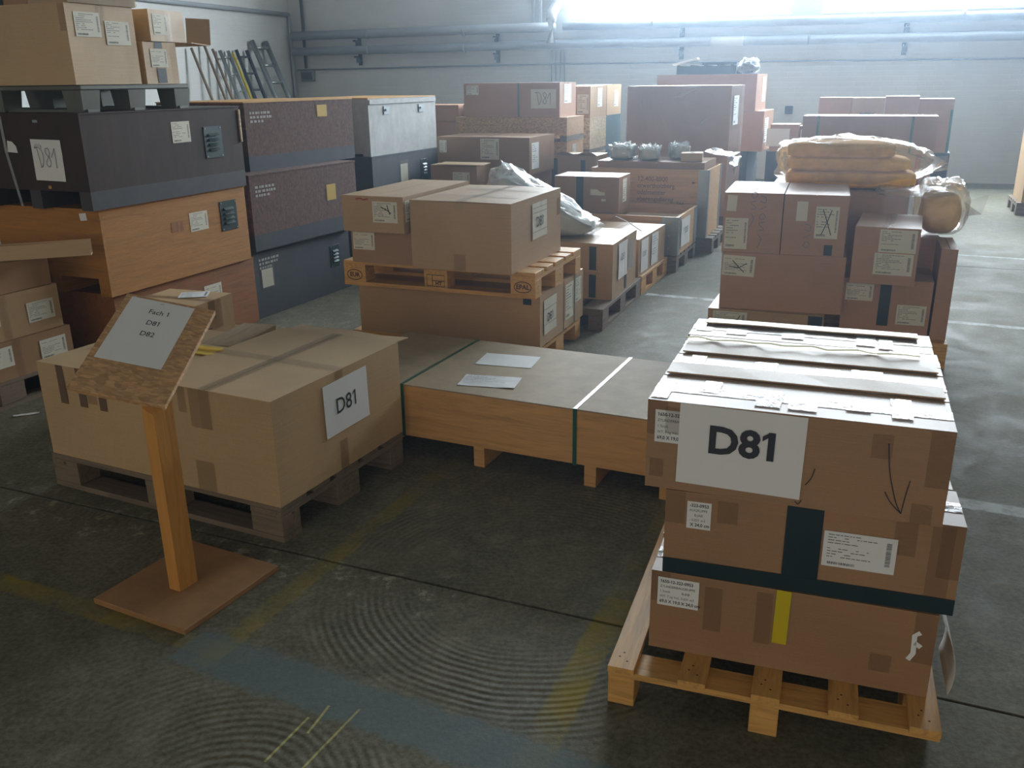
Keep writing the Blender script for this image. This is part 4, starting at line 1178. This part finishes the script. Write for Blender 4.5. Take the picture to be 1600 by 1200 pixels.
# taller crate with a stencilled panel
F4 = (.797, 8.80, -.393); w4, d4, h4 = 1.13, .70, .625
r = thing('collar_crate', 'tall pine crate with faded stencilled lines on its front panel', 'crate', (F4[0], F4[1], .144), F4[2])
bx('front_board', r, PLY_PALE, 0, 0, .0, w4, t_, h4 * .5 - .002); bx('front_board', r, PLY_PALE, 0, 0, h4 * .5 + .002, w4, t_, h4 * .5 - .002)
bx('back_board', r, PLY_PALE, 0, d4 - t_, 0, w4, t_, h4); bx('side_board', r, PLY_PALE, 0, t_, 0, t_, d4 - 2 * t_, h4); bx('side_board', r, PLY_PALE, w4 - t_, t_, 0, t_, d4 - 2 * t_, h4)
bx('corner_plate', r, STEEL, w4 - .09, -.004, 0, .094, .004, h4); bx('corner_plate', r, STEEL, w4, -.004, 0, .004, .06, h4); bx('corner_plate', r, STEEL, w4, d4 - .07, 0, .004, .07, h4)
for k, s in enumerate(('12-400-8800', 'erwerthoizberg,', 'odelmeister', 'eberengsdierng')):
    obj('stencilled_line', text_me(s, .062, INKB, .0006, 'LEFT', .92), r, None, M=on('f', (w4, d4, h4), .46, .53 - k * .062, .0014))
obj('knot', box_me(.03, .012, .001, STAMP), r, None, M=on('f', (w4, d4, h4), .98, .50, .001)); obj('stencilled_line', text_me('TAA', .04, INKB, .0004, 'LEFT'), r, None, M=on('f', (w4, d4, h4), .84, .31, .0014))
eur_pallet('dark pallet under the tall crate with faded stencilled lines', F4[0], F4[1], 0, F4[2], 'x', OLDW)
# wrapped goods filling the tall crate
FZ = .144 + h4
x, y = rel(F4, .05, .05)
o = obj('carton_body', card_body_me(w4 - .1, d4 - .1, h4 + .045, 3.3), thing('carton', 'grey carton filling the tall stencilled crate', 'box', (x, y, .16), F4[2]), CARD[1])
for k, (u, v, s, lb) in enumerate(((.23, .3, (.095, .14, .06), 'grey film-wrapped part at the left inside the tall crate'), (.50, .28, (.085, .15, .055), 'grey film-wrapped part in the middle of the tall crate'), (.75, .46, (.08, .12, .06), 'rolled film-wrapped part near the right end of the tall crate'))):
    x, y = rel(F4, u, v)
    r = thing('wrapped_part', lb, 'package', (x, y, FZ + .063), F4[2] + .2 * k, 'film-wrapped parts in the tall crate')
    obj('contents', blob_me(*s, 7 + k, .38, .38, 2.8), r, m_plain('pale_grey_wrap', srgb(190, 192, 180), .7, 0, .12) if k == 0 else bpy.data.materials['pale_grey_wrap'])
    obj('film_skin', blob_me(s[0] * 1.08, s[1] * 1.08, s[2] * 1.12, 9 + k, .38, .38, 2.8, crease=.22), r, FILM)
x, y = rel(F4, .84, .12)
root, dm = carton('small carton with a glossy taped lid on the corner of the tall crate', x, y, FZ + .064, F4[2] + .15, .20, .22, .075, 2, 'y', True, .05, tmat=CLEARTAPE)
x, y = rel(F4, 1.06, .34)
r = thing('plastic_sheet', 'loose polythene sheet spilling over the side of the tall crate', 'plastic', (x, y, 0), F4[2])
vs_, fs = [], []
for j in range(15):
    t = j / 14
    for i in range(9):
        s_u = i / 8
        if t < .45: xx = t / .45 * .26; zz = FZ + .16 - .05 * t / .45
        else: xx = .26 + .03 * math.sin(t * 9); zz = FZ + .11 - (t - .45) / .55 * (.10 + .06 * math.sin(s_u * 7))
        n_ = mnoise.noise(Vector((t * 6, s_u * 6, 2.2))) * .03
        vs_.append((xx + n_, -.25 + s_u * .45, zz + n_))
for j in range(14):
    for i in range(8): fs.append((j * 9 + i, j * 9 + i + 1, j * 9 + i + 10, j * 9 + i + 9))
obj('film', pyd(vs_, fs, 'film', True), r, FILM)
x, y = rel(F4, -.12, .42)
root, dm = carton('open-flapped carton with green stripe left of the tall crate', x - .35, y + .12, .0, F4[2], .42, .4, .845, 0, 'x', False)
obj('cloth_tape', sheet_me(.05, .25, GREENTAPE), root, None, M=on('f', dm, .25, .55, .001))
obj('open_flap', flap_me(.42, .13, .004, .05), root, CARD[2], (.42, 0.0, .842), (0, 0, math.pi))

# ================================================================== far left group
eur_pallet('pallet under the opened carton by the pale grey crate', -.72, 8.50, 0, -.38, 'y', OLDW, PL=.5)
root, dm = carton('lower carton under the opened one by the pale grey crate', -.73, 8.50, .144, -.38, .62, .34, .41, 1, 'x', False)
x, y = -.735, 8.49
r = thing('open_carton', 'opened carton with a hanging labelled flap by the pale grey crate', 'box', (x, y, .556), -.38)
W_, D_, H_ = .58, .34, .28
obj('carton_body', card_body_me(W_ - .12, D_, H_, 5), r, CARD[1]); 
obj('top_flap', box_me(W_ - .12, D_ * .55, .005, CARD[2]), r, None, (0, 0, H_)); obj('top_flap', box_me(W_ * .8, D_ * .5, .005, CARD[2]), r, None, (.1, -.06, H_ + .012), (.05, .0, 0))
obj('side_flap', box_me(.26, .005, .23, CARD[1]), r, None, (.24, -.07, .045), (0, 0, 0))
fl = r.children[-1]
shipping_label(r, (W_, D_, H_), 'f', .26, .07, .17, .16, 3, 0, off=.072)
obj('side_flap', box_me(.005, .3, .24, CARD[0]), r, None, (W_ - .05, .02, .03), (0, .3, 0))
r0 = (-.727, 9.225, -.39)
for k in range(2):
    root, dm = carton(('carton at the floor under the broad twin-labelled carton', 'carton directly under the broad twin-labelled carton')[k], r0[0], r0[1], .02 + .338 * k, r0[2], .98, .7, .337, 1, 'x', False)
root, dm = carton('broad twin-labelled carton under the long D81 carton', r0[0], r0[1], .697, r0[2], 1.0, .71, .352, 1, 'y', True, tmat=CLEARTAPE, lift=.004)
shipping_label(root, dm, 'f', .03, .20, .08, .12, 3); shipping_label(root, dm, 'f', .48, .14, .20, .20, 2)
sh = obj('sign_sheet', sheet_me(.2, .25, PAPER, .005, 18), root, None, M=on('r', dm, .05, .05, .002))
obj('print', print_me(.2, .25, 4, INKG, False), sh, None, loc=(0, 0, .007))['kind'] = 'stuff'
r1 = (-.58, 10.42, -.38)
r, dm = skid_crate('dark crate at the floor under the far D81 carton', r1[0], r1[1], 0, r1[2], 1.3, .6, .72, SLATEP, SLATEP, SLATEP, .08)
r, dm = skid_crate('low flake-board crate with a labelled end in the far stack', r1[0], r1[1], .729, r1[2], 1.3, .6, .20, OSB, OSB, DARKSKID, .03)
shipping_label(r, dm, 'r', .2, .06, .13, .11, 1)
for xx in (0, .6, 1.2):
    pass
r, dm = skid_crate('low flake-board tray crate under the far D81 carton', r1[0] - .01, r1[1], .938, r1[2], 1.31, .61, .245, OSB, OSB, OLDW['y'], .06)
r2 = (-.497, 10.44, -.38)
root, dm = carton('long carton with green strap and pencilled D81 sheet, high in the far stack', r2[0], r2[1], 1.192, r2[2], 1.13, .57, .357, 3, 'x', True)
shipping_label(root, dm, 'f', .03, .235, .15, .10, 2)
obj('strap', box_me(.018, .357, .001, GREENSTRAP), root, None, M=on('f', dm, .645, 0, .0015))
sh = obj('sign_sheet', sheet_me(.29, .20, LABELP), root, None, M=on('f', dm, .80, .09, .0015))
obj('pencil_writing', hand_d81(.2, INKG, .006), sh, None, loc=(.05, .04, .001))
shipping_label(root, dm, 'r', .15, .14, .25, .2, 3, mat=PAPER)
# boxes right of it
r3 = (.50, 11.13, -.38)
r, dm = skid_crate('pale wooden crate low in the stack beside the far D81 carton', r3[0], r3[1], 0, r3[2], .5, .7, .72, OSBPALE, OSBPALE, OLDW['y'], .08)
r, dm = skid_crate('pale wooden crate with dark streaks under the twin-sheet carton', r3[0], r3[1], .73, r3[2], .5, .7, .40, OSBPALE, OSBPALE, OLDW['y'], .05)
root, dm = carton('carton with a pale side and hanging sheet beside the far D81 carton', r3[0], r3[1], 1.139, r3[2], .5, .69, .36, 0, 'y', True)
shipping_label(root, dm, 'f', .34, .05, .14, .22, 2); shipping_label(root, dm, 'r', .3, .12, .2, .22, 1, mat=PAPER)
r4 = (.78, 11.95, -.38)
r, dm = skid_crate('teal painted crate low in the stack beside the film-wrapped carton', r4[0], r4[1], 0, r4[2], .5, .7, .72, TEALP, TEALP, TEALP, .08)
r, dm = skid_crate('teal painted crate high in the stack beside the film-wrapped carton', r4[0], r4[1], .73, r4[2], .5, .7, .40, TEALP, TEALP, TEALP, .05)
root, dm = carton('carton with a drooping lid above the teal crates', r4[0], r4[1], 1.139, r4[2], .5, .69, .37, 2, 'y', True)
shipping_label(root, dm, 'r', .35, .1, .2, .2, 1, mat=PAPER); obj('open_flap', flap_me(.3, .12, .004, -.05), root, CARD[2], (.5, .3, .37), (0, 0, -math.pi / 2 + math.pi))
# reddish boxes far back by the wall
rb = (-1.75, 11.9, -.38)
for k in range(6):
    ii, jj = k % 2, k // 2
    x, y = rel(rb, ii * .62, 0)
    root, dm = carton(('lowest', 'middle', 'topmost')[jj] + ' reddish carton of the column ' + ('beside' if ii else 'apart from') + ' the tall narrow carton', x, y, .70 + jj * .2 + (.0), rb[2], .6, .6, .195, 3, 'x', False, group='reddish cartons by the far wall')
for ii in range(2):
    x, y = rel(rb, ii * .62, 0)
    r, dm = skid_crate('plain dark crate carrying the reddish cartons', x, y, 0, rb[2], .6, .6, .69, SLATEP, SLATEP, SLATEP, .08, group='dark crates under the reddish cartons')
x, y = rel(rb, 1.26, .05)
root, dm = carton('tall narrow carton beside the reddish cartons', x, y, .1, rb[2], .14, .5, 1.2, 3, 'y', False)

# ================================================================== far middle group
h1 = (1.301, 10.16, -.41)
eur_pallet('pallet under the big film-wrapped carton', h1[0], h1[1], 0, h1[2], 'x', OLDW)
root, dm = carton('big tall carton wrapped in glossy stretch film', h1[0], h1[1], .144, h1[2], 1.12, .80, 1.355, 3, 'x', False)
obj('stretch_wrap', box_me(1.134, .814, 1.345, FILMH), root, None, (-.007, -.007, .003))
shipping_label(root, dm, 'r', .12, .95, .3, .3, 3, off=.011, mat=PAPER); tape(root, dm, 'r', .55, .6, .06, .75, CLEARTAPE, off=.011)
tn = pyd([(0, 0, 0), (.2, .09, 0), (.27, .10, 0), (.2, .05, 0), (.05, -.02, 0)], [(0, 1, 2, 3, 4)])
obj('glint_film', tn, root, FILM, M=on('f', dm, .52, 1.25, .010))  # pale film pieces laid on to stand for highlights on the wrap
tn = pyd([(0, 0, 0), (.06, .03, 0), (.09, .08, 0), (.03, .05, 0)], [(0, 1, 2, 3)])
obj('glint_film', tn, root, FILM, M=on('f', dm, .80, .95, .010)); obj('glint_film', tn.copy(), root, FILM, M=on('f', dm, .16, 1.12, .010, .9))
h2 = (1.906, 11.966, -.42)
eur_pallet('pallet under the far stack topped with dark green frames', h2[0], h2[1], 0, h2[2], 'x', OLDW)
r, dm = skid_crate('dark crate at the foot of the stack topped with green frames', h2[0], h2[1], .145, h2[2], 1.2, .78, .54, SLATEP, SLATEP, SLATEP, .08)
root, dm = carton('wide carton in the middle of the stack topped with green frames', h2[0], h2[1] - .02, .695, h2[2], 1.36, .80, .483, 3, 'x', False)
shipping_label(root, dm, 'r', .1, .1, .3, .3, 2, mat=PAPER)
root, dm = carton('wide carton carrying the dark green frames', h2[0], h2[1], 1.18, h2[2], 1.25, .80, .435, 3, 'x', False)
shipping_label(root, dm, 'r', .45, .1, .25, .3, 2, mat=PAPER)
x, y = rel(h2, .22, .12)
r = thing('plastic_tray', 'dark green ribbed tray lying on the far stack', 'tray', (x, y, 1.618), h2[2])
for k in range(5): bx('rib', r, GREENNET, k * .17, 0, .03, .03, .4, .08)
bx('frame_bar', r, GREENNET, 0, -.02, 0, .75, .03, .10); bx('frame_bar', r, GREENNET, 0, .39, 0, .75, .03, .10)
x, y = rel(h2, .55, .10)
r = thing('plastic_tray', 'dark green open tray on top of the ribbed green tray', 'tray', (x, y, 1.73), h2[2] + .3)
bx('frame_bar', r, GREENNET, 0, 0, 0, .42, .03, .03); bx('frame_bar', r, GREENNET, 0, .22, .0, .42, .025, .03); bx('frame_bar', r, GREENNET, 0, .03, 0, .025, .2, .03); bx('frame_bar', r, GREENNET, .395, .03, 0, .025, .2, .03)
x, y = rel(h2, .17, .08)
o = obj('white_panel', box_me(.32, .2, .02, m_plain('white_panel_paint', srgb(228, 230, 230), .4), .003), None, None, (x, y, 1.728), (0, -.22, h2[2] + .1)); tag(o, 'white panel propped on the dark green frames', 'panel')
x, y = rel(h2, 1.12, .14)
r = thing('wrapped_part', 'clear film bundle at the end of the dark green frames', 'package', (x, y, 1.618), h2[2])
obj('contents', blob_me(.10, .14, .07, 21, .7, .2), r, GREENNET); obj('film_skin', blob_me(.115, .16, .08, 22, .7, .25, 3, crease=.25), r, FILM)
# small things right of it
h4_ = (3.28, 11.28, -.38)
r, dm = skid_crate('dark bench crate carrying the small labelled cartons', h4_[0] - .1, h4_[1], 0, h4_[2], .62, .36, .70, SLATEP, SLATEP, SLATEP, .3)
root, dm = carton('small carton with a large white label on the dark bench crate', h4_[0] - .08, h4_[1] - .03, .709, h4_[2], .33, .35, .32, 3, 'x', False)
obj('shipping_label', sheet_me(.27, .21, PAPER), root, None, M=on('f', dm, -.04, .06, .002)); 
x, y = rel(h4_, .27, .0)
root, dm = carton('narrow carton with a yellowed label on the dark bench crate', x, y, .709, h4_[2], .22, .3, .30, 1, 'x', False)
shipping_label(root, dm, 'f', .02, .16, .12, .1, 2)

# ================================================================== right stack with foam bags
G0 = (1.326, 5.190, -.362)
eur_pallet('pine pallet under the right stack of labelled cartons', G0[0], G0[1], 0, G0[2], 'x', PINE)
x, y = rel(G0, 0, .83)
eur_pallet('rear pine pallet under the carton carrying the foam bag', x, y, 0, G0[2], 'x', PINE)
root, dm = carton('low carton at the bottom left of the right stack', 1.186, 5.186, .144, -.385, .66, .42, .124, 0, 'x', False)
shipping_label(root, dm, 'f', .03, .012, .2, .1, 2, cross=[[(.6, .3), (.75, .6), (.8, .8)]])
obj('cloth_tape', sheet_me(.08, .12, GREENTAPE), root, None, M=on('f', dm, .575, .002, .001))
root, dm = carton('wide carton with a crossed-out label under the twin cartons', 1.250, 5.192, .269, -.332, .69, .42, .335, 3, 'x', False)
shipping_label(root, dm, 'f', .005, .20, .185, .12, 1, -.03, cross=[[(.2, .45), (.5, .4), (.75, .65)], [(.3, .75), (.5, .45), (.68, .2)]])
root, dm = carton('twin carton with handwriting and tall label on the wide carton', 1.244, 5.193, .606, -.338, .328, .60, .345, 3, 'y', False)
shipping_label(root, dm, 'f', .012, .02, .13, .18, 3); obj('old_label', sheet_me(.055, .09, LABELP), root, None, M=on('f', dm, .015, .24, .001, -.04))
HW = [smooth_pts([(0, 0), (.02, .05), (.0, .08)]), smooth_pts([(0, .1), (.03, .11), (.0, .14), (.03, .15)]), smooth_pts([(.0, .18), (.02, .2), (.035, .18), (.015, .165), (0, .18)]), smooth_pts([(.0, .22), (.035, .24)]), smooth_pts([(.0, .27), (.03, .26), (.03, .29), (0, .3)])]
obj('handwriting', stroke_me(HW, .004, INKG), root, None, M=on('f', dm, .20, .03, .0012)); obj('handwriting', stroke_me(HW[:3], .004, INKG), root, None, M=on('f', dm, .15, .15, .0012))
root, dm = carton('twin carton with crossed-out label and green tape on the wide carton', 1.559, 5.083, .606, -.338, .345, .60, .343, 3, 'y', False)
shipping_label(root, dm, 'f', .175, .10, .125, .18, 5, 0, cross=CROSS); obj('old_label', sheet_me(.06, .11, LABELP), root, None, M=on('f', dm, .07, .195, .001))
obj('cloth_tape', sheet_me(.045, .06, GREENTAPE), root, None, M=on('f', dm, .235, .005, .001)); obj('handwriting', stroke_me(HW[2:5], .004, INKG), root, None, M=on('f', dm, .12, -.12, .0012))
q = gp(1447, 530, .144); q6 = q
w6 = .475; x = q.x - math.cos(-.37) * w6; y = q.y - math.sin(-.37) * w6
root, dm = carton('carton with two labels and a green tape band under the tilted-top carton', x, y, .144, -.37, w6, .42, .33, 3, 'x', False)
shipping_label(root, dm, 'f', .015, .20, .15, .10, 1); shipping_label(root, dm, 'f', .30, .075, .155, .115, 2)
obj('cloth_tape', sheet_me(.06, .24, GREENTAPE), root, None, M=on('f', dm, .20, .06, .001))
q = gp(1327, 441, .474)
root, dm = carton('carton with two stacked labels and a taped white top', q.x, q.y, .475, -.43, .335, .56, .315, 3, 'y', True, .05, tmat=CLEARTAPE)
shipping_label(root, dm, 'f', .13, .18, .19, .125, 3); shipping_label(root, dm, 'f', .115, .055, .20, .12, 2)
q2 = gp(1462, 524, .144)
root, dm = carton('tall narrow carton standing at the right end of the right stack', q6.x + .014, q6.y - .002, .144, -.37, .085, .42, .52, 3, 'y', False)
x, y = rel(G0, .10, .66)
root, dm = carton('large carton behind the twin cartons carrying the foam bag', x, y, .144, G0[2], .70, .75, .745, 3, 'x', False)
x, y = rel(G0, .815, .58)
root, dm = carton('carton behind the green-banded carton carrying the foam roll bag', x, y, .144, G0[2], .32, .62, .50, 3, 'y', False)
# yellow foam in bags
x, y = rel(G0, .56, 1.02)
def fold(x, y, z): return x, y, z
r = thing('foam_bag', 'folded yellow foam sheets in a clear bag on the right stack', 'bag', (x, y, .892), G0[2] + .05)
for k, (sx, sy, sz, zz, ox) in enumerate(((.40, .24, .055, .0, .02), (.38, .23, .045, .105, .0), (.33, .22, .05, .185, -.05))):
    obj('foam_layer', blob_me(sx, sy, sz, 30 + k, .45, .05, 2, True), r, FOAM, (ox, 0, zz))
def bagt(x, y, z): return (x * (1 + .25 * max(0, x) * (1 - abs(z))), y, z if x < .3 else z * (1 - .35 * (x - .3)))
obj('film_skin', blob_me(.44, .265, .152, 33, .55, .08, 2.5, True, bagt, 52, 26, .10), r, FILM)
for (px_, rz_) in ((.2, .5), (.34, .9)): obj('printed_stripe', box_me(.12, .02, .001, m_plain('bag_green_print', srgb(70, 130, 90), .5) if px_ < .3 else bpy.data.materials['bag_green_print']), r, None, (px_, -.12, .262 if px_ < .3 else .225), (-.35, .25, -.5))
obj('bag_tail', pyd([(.40, -.2, .2), (.56, -.26, .22), (.58, -.2, .13), (.46, -.1, .1), (.42, -.16, .05), (.5, -.24, .16)], [(0, 1, 5), (0, 5, 4), (1, 2, 5), (5, 2, 3), (5, 3, 4)]), r, FILM)
q = gp(1455, 395, .67)
r = thing('foam_bag', 'yellow foam roll in a clear bag draped beside the taped white-top carton', 'bag', (2.62, 5.44, .666), -.40)
obj('foam_roll', blob_me(.115, .23, .125, 41, .7, .08, 2, True), r, FOAM)
obj('film_skin', blob_me(.145, .27, .145, 42, .6, .12, 2.5, True, None, 44, 24, .14), r, FILM)
obj('bag_tail', pyd([(.12, -.1, .2), (.24, -.16, .25), (.22, -.12, .13), (.15, .0, .1)], [(0, 1, 2), (0, 2, 3)]), r, FILM)
obj('bag_mouth', blob_me(.20, .16, .02, 43, .6, .3, 3, True, None, 30, 12, .3), r, FILM, (-.16, .0, .215))

# ================================================================== far right group
j1 = (3.024, 9.485, -.39)
eur_pallet('pallet under the long carton with two green straps', j1[0], j1[1], 0, j1[2], 'x', OLDW)
root, dm = carton('plain carton low in the stack under the long strapped carton', j1[0], j1[1], .144, j1[2], 1.24, .42, .36, 3, 'x', False)
obj('hanging_sheet', sheet_me(.12, .28, PAPER, .01, 21), root, None, M=on('f', dm, 1.10, .06, .004))
root, dm = carton('carton with a red tape stripe under the long strapped carton', j1[0] + .01, j1[1], .505, j1[2], 1.25, .42, .328, 3, 'x', False)
obj('red_tape', sheet_me(.05, .328, REDTAPE), root, None, M=on('f', dm, 1.10, 0, .001))
root, dm = carton('long carton with two green straps on the far right stack', j1[0], j1[1], .834, j1[2], 1.266, .406, .360, 3, 'x', False)
for u in (.14, 1.03): obj('strap', sheet_me(.022, .36, GREENSTRAP), root, None, M=on('f', dm, u, 0, .0012))
j2 = (3.89, 11.62, -.385)
for k in range(4):
    x, y = rel(j2, k * .385, 0)
    root, dm = carton(('first', 'second', 'third', 'fourth')[k] + ' carton from the bench crates in the row behind the strapped carton', x, y, .68, j2[2], .38, .4, .645 + (.0, -.005, .012, -.02)[k], (3, 0, 3, 3)[k], 'y', True, group='row of cartons behind the strapped carton', tmat=CLEARTAPE)
    if k == 1: obj('cloth_tape', sheet_me(.17, .04, GREENTAPE), root, None, M=on('f', dm, .1, .42, .001))
    if k == 3: obj('strap', sheet_me(.03, .5, GREENSTRAP), root, None, M=on('f', dm, .35, .0, .001))
r, dm = skid_crate('black crate on the floor under the far row of cartons', j2[0], j2[1], 0, j2[2], 1.56, .5, .67, BLACKP, BLACKP, BLACKP, .08)
# carton at the right edge
j5 = (6.0, 10.50, -.38)
eur_pallet('dark pallet under the pale carton near the right wall', j5[0] - .05, j5[1], 0, j5[2], 'x', OLDW)
root, dm = carton('large pale carton on the dark pallet near the right wall', j5[0], j5[1], .144, j5[2], 1.1, .75, .92, 0, 'x', True)

# ================================================================== haze volume added to imitate the windows' veiling glare
if HAZE > 0:
    t = NT('veiling_glare'); t.n.remove(t.b)
    v = t.add('ShaderNodeVolumeScatter'); v.inputs['Color'].default_value = (.62, .80, 1, 1); v.inputs['Density'].default_value = HAZE; v.inputs['Anisotropy'].default_value = .78
    t.link(v.outputs[0], t.out.inputs['Volume']); t.m.cycles.homogeneous_volume = True
    o = obj('glare_haze', boxes_me([(-1, -23.5, -.4, LB + 2, 24.5, HT + .8)], t.m), None, None, W0, (0, 0, WA))
    o['kind'] = 'stuff'; o['label'] = 'thin bluish haze added in the hall to imitate veiling glare'; o['category'] = 'haze'
